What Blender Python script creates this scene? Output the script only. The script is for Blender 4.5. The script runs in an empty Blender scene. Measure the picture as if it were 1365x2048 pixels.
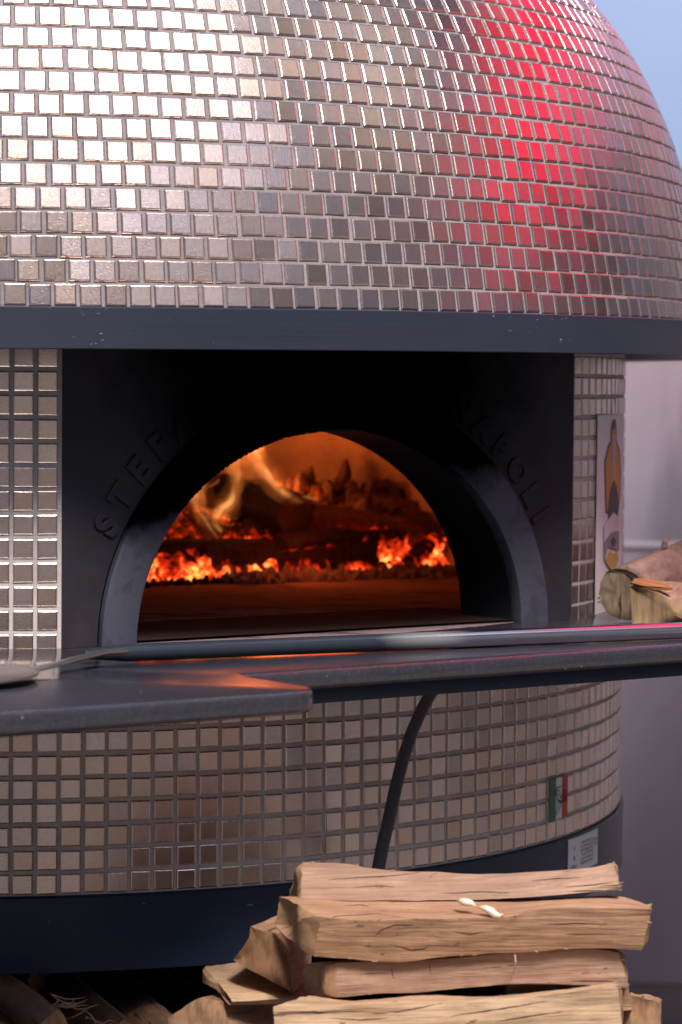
import bpy, bmesh, math, random
import numpy as np
from mathutils import Vector, Matrix, Euler, noise
random.seed(7)
R_ = math.radians
scene = bpy.context.scene
col = scene.collection

# ------------------------------------------------------------------ camera
F_PX, PITCH, ROLL = 5611.56, 0.0448164, 0.0081845          # focal length in photo pixels (photo is 2048 high)
cam_d = bpy.data.cameras.new("camera")
cam = bpy.data.objects.new("camera", cam_d); col.objects.link(cam)
cam_d.sensor_fit = 'VERTICAL'; cam_d.sensor_height = 36.0
cam_d.lens = F_PX / 2048 * 36.0
cam_d.clip_start = 0.05; cam_d.clip_end = 500
c, s = math.cos(PITCH), math.sin(PITCH)
fwd = Vector((0, c, -s)); up0 = Vector((0, s, c)); rt0 = Vector((1, 0, 0))
cr, sr = math.cos(ROLL), math.sin(ROLL)
rt = rt0 * cr + up0 * sr; up = up0 * cr - rt0 * sr
cam.matrix_world = Matrix(((rt.x, up.x, -fwd.x, 0), (rt.y, up.y, -fwd.y, 0), (rt.z, up.z, -fwd.z, 0), (0, 0, 0, 1)))
cam_d.dof.use_dof = True; cam_d.dof.focus_distance = 2.98; cam_d.dof.aperture_fstop = 7.1
scene.camera = cam

# ------------------------------------------------------------------ sky, sun, exposure
SUN_EL, SUN_AZ = R_(54), R_(160)     # azimuth measured clockwise from +Y (behind the camera, a little to the right)
world = bpy.data.worlds.new("World"); scene.world = world; world.use_nodes = True
wn = world.node_tree; bg = wn.nodes["Background"]
sky = wn.nodes.new("ShaderNodeTexSky"); sky.sky_type = 'NISHITA'; sky.sun_disc = False
sky.sun_elevation = SUN_EL; sky.sun_rotation = SUN_AZ
sky.air_density = 1.0; sky.dust_density = 2.0; sky.ozone_density = 3.0
wn.links.new(sky.outputs[0], bg.inputs[0]); bg.inputs[1].default_value = 0.15
sun_d = bpy.data.lights.new("sun", 'SUN'); sun_d.energy = 3.3; sun_d.angle = R_(16); sun_d.color = (1.0, 0.93, 0.85)
sun = bpy.data.objects.new("sun", sun_d); col.objects.link(sun)
sd = Vector((math.sin(SUN_AZ) * math.cos(SUN_EL), math.cos(SUN_AZ) * math.cos(SUN_EL), math.sin(SUN_EL)))
sun.rotation_euler = sd.to_track_quat('Z', 'Y').to_euler(); sun.location = (0, -5, 6)
scene.view_settings.view_transform = 'Standard'; scene.view_settings.look = 'None'
scene.view_settings.exposure = 0.5; scene.view_settings.gamma = 1.0
scene.render.engine = 'CYCLES'
scene.cycles.max_bounces = 8; scene.cycles.volume_bounces = 0; scene.cycles.caustics_reflective = False
scene.cycles.caustics_refractive = False; scene.cycles.sample_clamp_indirect = 4.0
try: scene.cycles.use_denoising = True
except Exception: pass

# ------------------------------------------------------------------ helpers
GROUND = -1.38
def W(px, py, depth):
    """point of the place seen at photo pixel (px, py) when it stands `depth` metres away (level distance)"""
    X = (px - 682.5) * cr + (py - 1024) * sr; Y = -(px - 682.5) * sr + (py - 1024) * cr
    d = rt0 * (X / F_PX) + fwd + up0 * (-Y / F_PX)
    return d * (depth / d.y)
def WZ(px, py, z):
    p = W(px, py, 1.0); return p * (z / p.z)

def put(name, me, parent=None, mat=None, M=None, **kw):
    o = bpy.data.objects.new(name, me)
    if mat is not None and me is not None and hasattr(me, 'materials') and len(me.materials) == 0:
        for m in (mat if isinstance(mat, (list, tuple)) else [mat]): me.materials.append(m)
    col.objects.link(o)
    if parent is not None: o.parent = parent
    if M is not None: o.matrix_local = M
    for k, v in kw.items(): o[k] = v
    return o
def empty(name, loc, label, category, group=None):
    o = bpy.data.objects.new(name, None); col.objects.link(o); o.location = loc; o.empty_display_size = 0.05
    o['label'] = label; o['category'] = category
    if group: o['group'] = group
    return o
def mesh(name, verts, faces, smooth=False, mi=None):
    me = bpy.data.meshes.new(name); me.from_pydata([tuple(v) for v in verts], [], faces); me.update()
    if smooth: me.polygons.foreach_set('use_smooth', [True] * len(me.polygons))
    if mi: me.polygons.foreach_set('material_index', mi)
    return me
def from_bm(name, bm, smooth=False):
    me = bpy.data.meshes.new(name); bm.normal_update(); bm.to_mesh(me); bm.free()
    if smooth: me.polygons.foreach_set('use_smooth', [True] * len(me.polygons))
    return me
def auto_smooth(me, ang=35):
    bm = bmesh.new(); bm.from_mesh(me)
    for f in bm.faces: f.smooth = True
    for e in bm.edges:
        if len(e.link_faces) == 2 and e.calc_face_angle(0) > R_(ang): e.smooth = False
    bm.to_mesh(me); bm.free(); return me
def extrude_poly(name, pts, z0, z1, bev=0.0, seg=2):
    bm = bmesh.new()
    vs = [bm.verts.new((x, y, z1)) for x, y in pts]; f = bm.faces.new(vs)
    r = bmesh.ops.extrude_face_region(bm, geom=[f])
    for v in r['geom']:
        if isinstance(v, bmesh.types.BMVert): v.co.z = z0
    bmesh.ops.recalc_face_normals(bm, faces=bm.faces)
    if bev:
        es = [e for e in bm.edges if len(e.link_faces) == 2 and e.calc_face_angle(0) > R_(50)]
        bmesh.ops.bevel(bm, geom=es, offset=bev, segments=seg, affect='EDGES', profile=0.5)
    return auto_smooth(from_bm(name, bm), 40)
def tube_mesh(name, pts, radii, n=20, cap=True):
    P = [Vector(p) for p in pts]; vs = []; fs = []
    for i, p in enumerate(P):
        t = (P[min(i + 1, len(P) - 1)] - P[max(i - 1, 0)]).normalized()
        a = t.cross(Vector((0, 0, 1)))
        if a.length < 1e-3: a = Vector((1, 0, 0))
        a.normalize(); b = t.cross(a)
        r = radii[i] if isinstance(radii, (list, tuple)) else radii
        ra, rb = r if isinstance(r, tuple) else (r, r)
        for k in range(n):
            w = 2 * math.pi * k / n
            vs.append(p + a * math.cos(w) * ra + b * math.sin(w) * rb)
    for i in range(len(P) - 1):
        for k in range(n):
            fs.append((i * n + k, i * n + (k + 1) % n, (i + 1) * n + (k + 1) % n, (i + 1) * n + k))
    if cap: fs += [tuple(range(n - 1, -1, -1)), tuple(range((len(P) - 1) * n, len(P) * n))]
    return auto_smooth(mesh(name, vs, fs), 50)

# ------------------------------------------------------------------ material kit
class MT:
    def __init__(s, name):
        s.m = bpy.data.materials.new(name); s.m.use_nodes = True; s.t = s.m.node_tree
        s.b = s.t.nodes["Principled BSDF"]; s.out = s.t.nodes["Material Output"]
        s.tc = s.t.nodes.new("ShaderNodeTexCoord")
    def n(s, typ, **kw):
        nd = s.t.nodes.new(typ)
        for k, v in kw.items(): setattr(nd, k, v)
        return nd
    def L(s, a, b): s.t.links.new(a, b)
    def vec(s, scale=(1, 1, 1), loc=(0, 0, 0), rot=(0, 0, 0), coord='Object'):
        mp = s.n("ShaderNodeMapping"); s.L(s.tc.outputs[coord], mp.inputs[0])
        mp.inputs['Location'].default_value = loc; mp.inputs['Rotation'].default_value = rot; mp.inputs['Scale'].default_value = scale
        return mp.outputs[0]
    def noise(s, scale, detail=4, rough=0.55, vec=None, dist=0.0):
        nd = s.n("ShaderNodeTexNoise"); nd.inputs['Scale'].default_value = scale; nd.inputs['Detail'].default_value = detail
        nd.inputs['Roughness'].default_value = rough; nd.inputs['Distortion'].default_value = dist
        s.L(vec if vec is not None else s.tc.outputs['Object'], nd.inputs['Vector']); return nd.outputs['Fac']
    def ramp(s, fac, stops, interp='LINEAR'):
        r = s.n("ShaderNodeValToRGB"); r.color_ramp.interpolation = interp; e = r.color_ramp.elements
        while len(e) < len(stops): e.new(0.5)
        for i, (p, cc) in enumerate(stops):
            e[i].position = p; e[i].color = (cc, cc, cc, 1) if isinstance(cc, (int, float)) else (*cc, 1)
        s.L(fac, r.inputs[0]); return r.outputs[0]
    def mix(s, fac, a, b, mode='MIX'):
        m = s.n("ShaderNodeMix", data_type='RGBA', blend_type=mode)
        for v, i in ((fac, 0), (a, 6), (b, 7)):
            if isinstance(v, (int, float)): m.inputs[i].default_value = v if i == 0 else (v, v, v, 1)
            elif isinstance(v, tuple): m.inputs[i].default_value = (*v, 1)
            else: s.L(v, m.inputs[i])
        return m.outputs[2]
    def math(s, op, a, b=None, clamp=False):
        m = s.n("ShaderNodeMath", operation=op); m.use_clamp = clamp
        for i, v in enumerate((a, b)):
            if v is None: continue
            if isinstance(v, (int, float)): m.inputs[i].default_value = v
            else: s.L(v, m.inputs[i])
        return m.outputs[0]
    def sep(s, vec):
        x = s.n("ShaderNodeSeparateXYZ"); s.L(vec, x.inputs[0]); return x.outputs
    def rnd(s):
        g = s.n("ShaderNodeNewGeometry"); o = s.n("ShaderNodeObjectInfo")
        return s.math('FRACT', s.math('ADD', g.outputs['Random Per Island'], o.outputs['Random']))
    def bump(s, h, strength=0.3, dist=0.001, normal=None):
        b = s.n("ShaderNodeBump"); b.inputs['Strength'].default_value = strength; b.inputs['Distance'].default_value = dist
        s.L(h, b.inputs['Height'])
        if normal is not None: s.L(normal, b.inputs['Normal'])
        return b.outputs[0]
    def set(s, **kw):
        for k, v in kw.items():
            k = k.replace('_', ' ')
            i = s.b.inputs[k]
            if isinstance(v, (int, float)): i.default_value = v
            elif isinstance(v, tuple): i.default_value = (*v, 1) if len(v) == 3 and i.type == 'RGBA' else v
            else: s.L(v, i)
        return s.m
def simple(name, colr, rough=0.6, metal=0.0, **kw):
    m = MT(name); return m.set(Base_Color=colr, Roughness=rough, Metallic=metal, **kw)

def tile_material():
    m = MT("gold_mosaic_glaze"); r = m.rnd()
    cc = m.ramp(r, [(0.0, (0.58, 0.43, 0.35)), (0.3, (0.66, 0.51, 0.44)), (0.65, (0.69, 0.55, 0.50)), (1.0, (0.61, 0.50, 0.48))])
    fine = m.noise(1400, 3, 0.6); med = m.noise(420, 2, 0.5)
    cc = m.mix(m.ramp(med, [(0.35, 0.0), (0.75, 0.35)]), cc, (0.44, 0.34, 0.29))
    ro = m.math('ADD', m.math('MULTIPLY', m.math('FRACT', m.math('MULTIPLY', r, 7.3)), 0.10), 0.16)
    b1 = m.bump(m.math('ADD', fine, m.math('MULTIPLY', med, 1.2)), 0.26, 0.0005)
    return m.set(Base_Color=cc, Metallic=0.97, Roughness=ro, Normal=b1)
def grout_material(nm='grey_grout', c1=(0.25, 0.215, 0.23), c2=(0.37, 0.325, 0.34)):
    m = MT(nm); a = m.noise(300, 5, 0.7); d = m.noise(6, 5, 0.7); c_ = m.ramp(a, [(0.3, c1), (0.7, c2)])
    c_ = m.mix(m.ramp(d, [(0.45, 0.0), (0.75, 0.6)]), c_, tuple(x * 0.45 for x in c1))
    return m.set(Base_Color=c_, Roughness=0.85, Normal=m.bump(a, 0.6, 0.001))
def painted_steel(name, c1, c2, rough=0.42, flecks=0.72, brushed=True, fl=(0.20, 0.21, 0.26), spec=0.5):
    m = MT(name)
    big = m.noise(4, 5, 0.6); br = m.noise(1.0, 5, 0.75, m.vec((3, 3, 700) if brushed else (90, 90, 90)))
    cc = m.mix(big, c1, c2); cc = m.mix(m.ramp(br, [(0.3, 0.0), (0.8, 0.35)]), cc, tuple(x * 1.9 for x in c2))
    fk = m.noise(1.0, 2, 0.5, m.vec((110, 110, 300)))
    fk2 = m.noise(9, 2, 0.5)
    mask = m.math('MULTIPLY', m.ramp(fk, [(flecks, 0), (flecks + 0.02, 1)]), m.ramp(fk2, [(0.5, 0), (0.55, 1)]))
    cc = m.mix(mask, cc, fl)
    ro = m.math('ADD', m.math('MULTIPLY', big, 0.2), rough - 0.1)
    return m.set(Base_Color=cc, Roughness=ro, Normal=m.bump(br, 0.12, 0.0006), Specular_IOR_Level=spec)

M_TILE = tile_material(); M_GROUT = grout_material(); M_GROUT2 = grout_material('warm_grout', (0.50, 0.43, 0.41), (0.68, 0.60, 0.58))
M_BAND = painted_steel("painted_band_steel", (0.016, 0.021, 0.036), (0.028, 0.032, 0.052), 0.36, 0.70)
M_BASE = painted_steel("painted_base_steel", (0.010, 0.018, 0.040), (0.018, 0.03, 0.06), 0.38, 0.73, spec=0.25)

# ------------------------------------------------------------------ measured shape of the oven
AX, AY = -0.454222, 3.744
RB = 0.8266                         # radius of tiled body
TP = 0.025                          # tile pitch
ZB, Z1 = -0.5382, 0.0151            # bottom line of lower tiles; first grout line under the ring
ZH = -0.277                         # hearth / shelf level
TILT = 0.00639
RR, ZR0, ZR1 = 0.9627, 0.0335, 0.0760
TH_L, TH_R = R_(11.30), R_(61.97)   # panel edges on the body
L0 = Vector((AX + RB * math.sin(TH_L), AY - RB * math.cos(TH_L), 0))
R0 = Vector((AX + RB * math.sin(TH_R), AY - RB * math.cos(TH_R), 0))
PU = (R0 - L0).normalized(); PN = Vector((-PU.y, PU.x, 0))           # along the panel, into the oven
PC = (L0 + R0) / 2
PANEL = Matrix(((PU.x, 0, -PN.x, PC.x - AX), (PU.y, 0, -PN.y, PC.y - AY), (0, 1, 0, ZH), (0, 0, 0, 1)))   # local x along, y up, z outward (oven frame)
def P2W(u, d, z=ZH): v = PC + PU * u + PN * d; return Vector((v.x, v.y, z))

# ------------------------------------------------------------------ ground, background wall
g = MT("dark_paving"); n1 = g.noise(3, 6, 0.6)
g.set(Base_Color=g.ramp(n1, [(0.3, (0.035, 0.028, 0.028)), (0.7, (0.07, 0.06, 0.058))]), Roughness=0.8, Normal=g.bump(g.noise(60, 5), 0.3, 0.01))
put('ground', mesh('ground', [(-60, -60, GROUND), (60, -60, GROUND), (60, 60, GROUND), (-60, 60, GROUND)], [(0, 1, 2, 3)]), mat=g.m, kind='structure')

m = MT("grey_wall_sheet"); n1 = m.noise(1.0, 4, 0.6, m.vec((2.2, 1, 0.8))); n2 = m.noise(1.0, 3, 0.5, m.vec((7, 1, 2.0), (3, 0, 1)))
cc = m.ramp(n1, [(0.3, (0.27, 0.255, 0.295)), (0.75, (0.35, 0.33, 0.375))])
cc = m.mix(m.ramp(n2, [(0.60, 0), (0.72, 0.55)]), cc, (0.15, 0.14, 0.17))
m.set(Base_Color=cc, Roughness=0.32, Metallic=0.3)
yw = 6.45
w_ = put('wall', extrude_poly('wall', [(-4.0, GROUND), (7.0, GROUND), (7.0, 0.30), (-4.0, 0.30)], 0.0, 0.12, 0.006), mat=m.m,
         M=Matrix(((1, 0, 0, 0), (0, 0, 1, yw), (0, 1, 0, 0), (0, 0, 0, 1))),
         kind='structure')
w_['label'] = "smooth grey purple panel wall behind the oven, out of focus"; w_['category'] = "wall"
put('panel_seam', extrude_poly('panel_seam', [(-3.9, -0.368), (6.9, -0.368), (6.9, -0.352), (-3.9, -0.352)], -0.006, 0.0, 0.002), w_,
    mat=simple("pale_seam_strip", (0.36, 0.34, 0.39), 0.4))

bw = put('sky_backdrop', extrude_poly('sky_backdrop', [(-6.0, GROUND), (12.0, GROUND), (12.0, 4.2), (-6.0, 4.2)], 0.0, 0.2, 0.01),
         M=Matrix(((1, 0, 0, 0), (0, 0, 1, 11.5), (0, 1, 0, 0), (0, 0, 0, 1))))
mb = MT("sky_blue_backdrop"); bn = mb.noise(1.0, 3, 0.5, mb.vec((0.7, 0.5, 0.5)))
mb.set(Base_Color=mb.ramp(bn, [(0.3, (0.30, 0.40, 0.62)), (0.7, (0.36, 0.47, 0.70))]), Roughness=0.8); bw.data.materials.append(mb.m)
bw['label'] = "smooth pale blue backdrop standing in for the sky behind the right side of the dome"; bw['category'] = "wall"  # added backdrop that takes the place of the sky
# ------------------------------------------------------------------ tiles
def tile_mesh(name, w, h):
    def ring(i, z): a, b = w / 2 - i, h / 2 - i; return [(-a, -b, z), (a, -b, z), (a, b, z), (-a, b, z)]
    rings = [ring(0, -0.001), ring(0, 0.0022), ring(0.0006, 0.0031), ring(0.0017, 0.0036)]
    vs = [v for r in rings for v in r]; fs = []
    for k in range(len(rings) - 1):
        for i in range(4):
            j = (i + 1) % 4; fs.append((k * 4 + i, k * 4 + j, (k + 1) * 4 + j, (k + 1) * 4 + i))
    fs.append((12, 13, 14, 15)); me = mesh(name, vs, fs)
    me.materials.append(M_TILE); return me
def frame(r, th, z, al=0.0):
    t = Vector((math.cos(th), math.sin(th), 0)); n0 = Vector((math.sin(th), -math.cos(th), 0)); zz = Vector((0, 0, 1))
    n = n0 * math.cos(al) + zz * math.sin(al); u = zz * math.cos(al) - n0 * math.sin(al)
    p = n0 * r + zz * z
    return Matrix(((t.x, u.x, n.x, p.x), (t.y, u.y, n.y, p.y), (t.z, u.z, n.z, p.z), (0, 0, 0, 1)))
def jitter(rng, tilt, pos):
    return Matrix.Translation((rng.gauss(0, pos), rng.gauss(0, pos), 0)) @ Euler((rng.gauss(0, tilt), rng.gauss(0, tilt), rng.gauss(0, R_(0.35)))).to_matrix().to_4x4()
def screen(p):   # position in the photo of an oven-frame point; used only to choose which tiles become single parts
    q = Vector((p.x + AX, p.y + AY, p.z)); d = q.dot(fwd)
    return 682.5 + F_PX * q.dot(rt) / d, 1024 - F_PX * q.dot(up) / d
def place_tiles(parent, name, me, mats, limit=300):
    vis = []
    for M in mats:
        p = M.translation; x, y = screen(p); n = M.to_3x3() @ Vector((0, 0, 1)); v = Vector((-AX, -AY, 0)) - p
        f = n.dot(v.normalized()) / v.length
        ok = (-20 < x < 1385 and -20 < y < 2068 and f > 0.02)
        vis.append((f if ok else -1, M))
    order = sorted(range(len(vis)), key=lambda i: -vis[i][0])
    single = [i for i in order[:limit] if vis[i][0] > 0]; ss = set(single)
    for i in single:
        put(name, me, parent, M=vis[i][1])
    rest = [vis[i][1] for i in range(len(vis)) if i not in ss]
    base = [Vector(v.co) for v in me.vertices]; bf = [tuple(p.vertices) for p in me.polygons]
    vs, fs = [], []
    for M in rest:
        k = len(vs); vs += [M @ v for v in base]; fs += [tuple(a + k for a in f) for f in bf]
    o = put(name + '_field', mesh(name + '_field', vs, fs), parent, mat=M_TILE); o['kind'] = 'stuff'

root = empty('pizza_oven', (AX, AY, 0), "domed wood fired pizza oven clad in gold mosaic tiles with fire in its arched mouth", "pizza oven")

def revolve(name, prof, a0=0, a1=2 * math.pi, n=160, M=None, closed=True):
    vs, fs = [], []; full = abs(a1 - a0 - 2 * math.pi) < 1e-6; m_ = n if full else n + 1
    for i in range(m_):
        a = a0 + (a1 - a0) * i / n
        for r, z in prof:
            v = Vector((r * math.sin(a), -r * math.cos(a), z)); vs.append(M @ v if M else v)
    k = len(prof)
    for i in range(n):
        j = (i + 1) % m_
        for q in range(k - 1): fs.append((i * k + q, j * k + q, j * k + q + 1, i * k + q + 1))
    return auto_smooth(mesh(name, vs, fs), 30)

# lower body
base_body = put('tiled_base', revolve('tiled_base', [(RB - 0.02, ZB), (RB - 0.0003, ZB), (RB - 0.0003, -0.305), (RB - 0.02, -0.305)]), root, M_GROUT2)
rng = random.Random(3)
PHI0 = 0.1356 + 0.0115 / RB
me_low = tile_mesh('base_tile', 0.0215, 0.0215)
nt = int(round(2 * math.pi * RB / TP)); dth = TP / RB
mats = []
for r in range(9):
    for k in range(nt):
        th = PHI0 + (k - 20) * dth
        mats.append(frame(RB - 0.0024, th, ZB + TP * (r + 0.5)) @ jitter(rng, R_(1.0), 0.0003))
place_tiles(base_body, 'base_tile', me_low, mats)
# base band
put('base_band', revolve('base_band', [(RB - 0.10, ZB - 0.0815), (RB + 0.004, ZB - 0.0815), (RB + 0.005, ZB - 0.0805), (RB + 0.005, ZB - 0.002), (RB + 0.0035, ZB - 0.0005), (RB - 0.02, ZB - 0.0005)]), root, M_BASE)
put('underside', mesh('underside', [((RB - .02) * math.sin(a * math.pi / 24), -(RB - .02) * math.cos(a * math.pi / 24), ZB - 0.079) for a in range(48)], [tuple(range(48))]), root, M_BASE)
st_prof = [(0.60, ZB - 0.081), (0.60, GROUND), (0.76, GROUND), (0.76, ZB - 0.081)]
put('stand_backing', revolve('stand_backing', [(0.745, GROUND), (0.745, ZB - 0.081), (0.76, ZB - 0.081), (0.76, GROUND)], R_(62), R_(62 + 265), 64), root, simple("black_stand_backing", (0.012, 0.012, 0.014), 0.7))  # black back panel added to keep the space under the oven dark
put('storage_rack', mesh('storage_rack', [((0.742) * math.sin(2 * math.pi * a / 48), -(0.742) * math.cos(2 * math.pi * a / 48), -0.76) for a in range(48)], [tuple(range(47, -1, -1))]), root, simple("black_rack_steel", (0.015, 0.014, 0.014), 0.8))
# middle body: wall either side of the mouth
body = put('tiled_wall', revolve('tiled_wall', [(RB - 0.0003, ZH - 0.03), (RB - 0.0003, 0.05)], TH_R, TH_L + 2 * math.pi, 150), root, M_GROUT2)
me_mid = tile_mesh('wall_tile', 0.0213, 0.0213); mats = []
nmid = int((2 * math.pi - (TH_R - TH_L)) * RB / TP)
for r in range(13):
    z = Z1 + TP * 0.5 - r * TP
    for k in range(nmid):
        th = (TH_L - (0.0025 + 0.0125 + TP * k) / RB) if k < nmid // 2 else (TH_R + (0.002 + 0.0125 + TP * (k - nmid // 2)) / RB)
        if z < ZH: continue
        mats.append(frame(RB - 0.0024, th, z) @ jitter(rng, R_(1.0), 0.0002))
place_tiles(body, 'wall_tile', me_mid, mats)

# dome
TM = Matrix.Rotation(-TILT, 4, 'Y')
W_ = (0.94323, 0.07546, 0.1838, 0.05594, 2.68559)
def dome_profile(smax, ds=0.0025):
    r, z, s = W_[0], W_[1], 0.0; out = [(s, r, z, W_[2])]
    while s < smax:
        a = min(W_[2] + W_[3] * s + W_[4] * s * s, R_(74)); r -= math.sin(a) * ds; z += math.cos(a) * ds; s += ds; out.append((s, r, z, a))
        if r < 0.12: break
    return out
prof = dome_profile(1.6)
shell = [(p[1] - 0.0003 * math.cos(p[3]), p[2]) for p in prof[::6]]
dome = put('dome', revolve('dome', [(RR - 0.03, ZR1 - 0.004)] + shell, n=200, M=TM), root, M_GROUT)
me_dome = tile_mesh('dome_tile', 0.0221, 0.0221); mats = []
for row in range(26):
    i = int(round((row + 0.5) * TP / 0.0025))
    if i >= len(prof): break
    s_, r, z, a = prof[i]
    n = max(8, int(2 * math.pi * r / 0.0252)); off = rng.random() * 0.4 + (0.5 if row % 2 else 0.0)
    for k in range(n):
        th = (k + off) * 2 * math.pi / n
        mats.append(TM @ frame(r - 0.0018, th, z, a) @ jitter(rng, R_(0.7), 0.0004))
place_tiles(dome, 'dome_tile', me_dome, mats)
tops = [p for p in prof if p[1] < prof[-1][1] + 0.02]
put('dome_cap', revolve('dome_cap', [(prof[-1][1], prof[-1][2]), (0.12, prof[-1][2] + 0.03), (0.12, prof[-1][2] + 0.5), (0.0, prof[-1][2] + 0.5)], n=48, M=TM), root, M_BAND)
# ring band
put('ring_band', revolve('ring_band', [(RB - 0.04, ZR0 + 0.012), (RR - 0.05, ZR0 + 0.012), (RR - 0.045, ZR0 + 0.002), (RR - 0.004, ZR0 + 0.0005), (RR - 0.0008, ZR0), (RR, ZR0 + 0.001), (RR, ZR1 - 0.001), (RR - 0.001, ZR1), (RR - 0.05, ZR1)], n=220, M=TM), root, M_BAND)

# ------------------------------------------------------------------ mouth: panel, arch, throat
AO, BO = 0.3115, 0.2755
AI, BI = 0.2655, 0.2290
HW = 0.3537
ZT = 0.32
def ell(a, b, n, p=2.0):
    out = []
    for i in range(n + 1):
        t = math.pi * i / n; out.append((-a * math.cos(t), b * math.sin(t)))
    return out
m = MT("blackened_mouth_steel")
big = m.noise(9, 6, 0.65); fine = m.noise(160, 4, 0.7)
cc = m.mix(big, (0.014, 0.013, 0.019), (0.036, 0.033, 0.044))
sx = m.sep(m.tc.outputs['Object'])
rust = m.math('MULTIPLY', m.ramp(m.noise(14, 5, 0.7), [(0.5, 0), (0.7, 1)]), m.ramp(sx[1], [(0.02, 0.45), (0.16, 0.0)]))
cc = m.mix(rust, cc, (0.075, 0.045, 0.04))
rr = m.math('SQRT', m.math('ADD', m.math('POWER', m.math('DIVIDE', sx[0], 0.34), 2), m.math('POWER', m.math('SUBTRACT', 1.0, m.math('DIVIDE', sx[1], 0.36)), 2)))
soot_shade = m.ramp(m.math('ADD', rr, m.math('MULTIPLY', m.math('SUBTRACT', big, 0.5), 0.5)), [(0.55, 1.0), (1.05, 0.0)])
cc = m.mix(soot_shade, cc, (0.0018, 0.0019, 0.003))  # soot above the mouth, with the ring's shade painted into its black
M_MOUTH = m.set(Base_Color=cc, Roughness=m.math('ADD', 0.55, m.math('MULTIPLY', soot_shade, 0.4)), Normal=m.bump(m.math('ADD', fine, big), 0.35, 0.001), Specular_IOR_Level=m.math('MULTIPLY', m.math('SUBTRACT', 1.0, soot_shade), 0.35))
n = 72; eo = ell(AO, BO, n); vs, fs = [], []
def outer_pt(u, v):   # project from arch centre to the rectangle
    L = math.hypot(u, v); dx, dy = u / L, v / L
    k = min(HW / abs(dx) if abs(dx) > 1e-6 else 9, ZT / dy if dy > 1e-6 else 9); return dx * k, dy * k
for (u, v) in eo:
    vs.append((u, v, 0)); x, y = outer_pt(u, max(v, 1e-9)); vs.append((x, y, 0))
for i in range(n): fs.append((2 * i, 2 * i + 2, 2 * i + 3, 2 * i + 1))
# corners of the rectangle
k = len(vs); vs += [(-HW, ZT, 0), (HW, ZT, 0)]
il = max(i for i in range(n + 1) if abs(vs[2 * i + 1][0] + HW) < 1e-6); ir = min(i for i in range(n + 1) if abs(vs[2 * i + 1][0] - HW) < 1e-6)
fs.append((2 * il + 1, 2 * il + 3, k)); fs.append((2 * ir - 1, 2 * ir + 1, k + 1))
bm = bmesh.new(); bm.from_mesh(mesh('t', vs, fs)); bmesh.ops.recalc_face_normals(bm, faces=bm.faces)
if sum(f.normal.z for f in bm.faces) < 0: bmesh.ops.reverse_faces(bm, faces=bm.faces)
r = bmesh.ops.extrude_face_region(bm, geom=list(bm.faces))
for v in r['geom']:
    if isinstance(v, bmesh.types.BMVert): v.co.z += 0.003
bmesh.ops.recalc_face_normals(bm, faces=bm.faces)
panel = put('mouth_panel', from_bm('mouth_panel', bm), root, M_MOUTH, M=PANEL)

m = MT("worn_arch_steel")
sx = m.sep(m.tc.outputs['Object']); pat = m.noise(30, 6, 0.72, dist=0.6); pat2 = m.noise(150, 5, 0.8)
cc = m.mix(m.noise(7, 3), (0.058, 0.062, 0.095), (0.105, 0.102, 0.14))
cc = m.mix(m.ramp(pat, [(0.52, 0.0), (0.60, 0.8)]), cc, (0.05, 0.055, 0.075))
cc = m.mix(m.ramp(pat2, [(0.60, 0.0), (0.66, 0.8)]), cc, (0.05, 0.05, 0.07))
sc = m.math('ADD', m.math('ADD', sx[1], m.math('MULTIPLY', sx[0], -0.10)), m.math('MULTIPLY', m.math('SUBTRACT', m.noise(16, 4), 0.5), 0.10))
scm = m.ramp(sc, [(0.115, 0.0), (0.165, 1.0)]); cc = m.mix(scm, cc, (0.0022, 0.0024, 0.004))  # upper arch blackened: scorching plus the ring's shade painted in
M_ARCH = m.set(Base_Color=cc, Roughness=m.math('ADD', 0.5, m.math('MULTIPLY', scm, 0.45)), Metallic=m.math('MULTIPLY', m.math('SUBTRACT', 1.0, scm), 0.3), Specular_IOR_Level=m.math('MULTIPLY', m.math('SUBTRACT', 1.0, scm), 0.5), Normal=m.bump(pat2, 0.2, 0.0006))
# arch moulding section: (t across 0=outer .. 1=inner, height)
sec = [(0.0, 0.003), (0.0, 0.010), (0.05, 0.013), (0.30, 0.0145), (0.80, 0.0145), (0.95, 0.012), (1.0, 0.006), (1.0, -0.004)]
vs, fs = [], []; na = 96
for i in range(na + 1):
    t = math.pi * i / na
    jag = 0.0
    for (q, h) in sec:
        a = AO - 0.0015 + (AI - AO + 0.0015) * q; b = BO - 0.0015 + (BI - BO + 0.0015) * q
        vs.append((-a * math.cos(t), b * math.sin(t), h))
ks = len(sec)
for i in range(na):
    for q in range(ks - 1): fs.append((i * ks + q, i * ks + q + 1, (i + 1) * ks + q + 1, (i + 1) * ks + q))
arch = put('arch_moulding', auto_smooth(mesh('arch_moulding', vs, fs), 35), root, M_ARCH, M=PANEL)
# soot crust that frays the inner edge of the arch on its left half
m = MT("soot_crust"); M_SOOT = m.set(Base_Color=(0.004, 0.004, 0.006), Roughness=0.9, Normal=m.bump(m.noise(90, 5), 0.8, 0.004))
vs, fs = [], []; rg = random.Random(5); NJ = 330
for i in range(NJ + 1):
    t = R_(40) + R_(55) * i / NJ
    j = 0.0008 + 0.0022 * rg.random()
    for e, h in ((-0.001, 0.005), (j, 0.004), (j, -0.002), (-0.001, -0.004)):
        a, b = AI - e, BI - e; vs.append((-a * math.cos(t), b * math.sin(t), h))
for i in range(NJ):
    for q in range(3): fs.append((i * 4 + q, i * 4 + q + 1, (i + 1) * 4 + q + 1, (i + 1) * 4 + q))
put('soot_fringe', mesh('soot_fringe', vs, fs), arch, M_SOOT)
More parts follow.
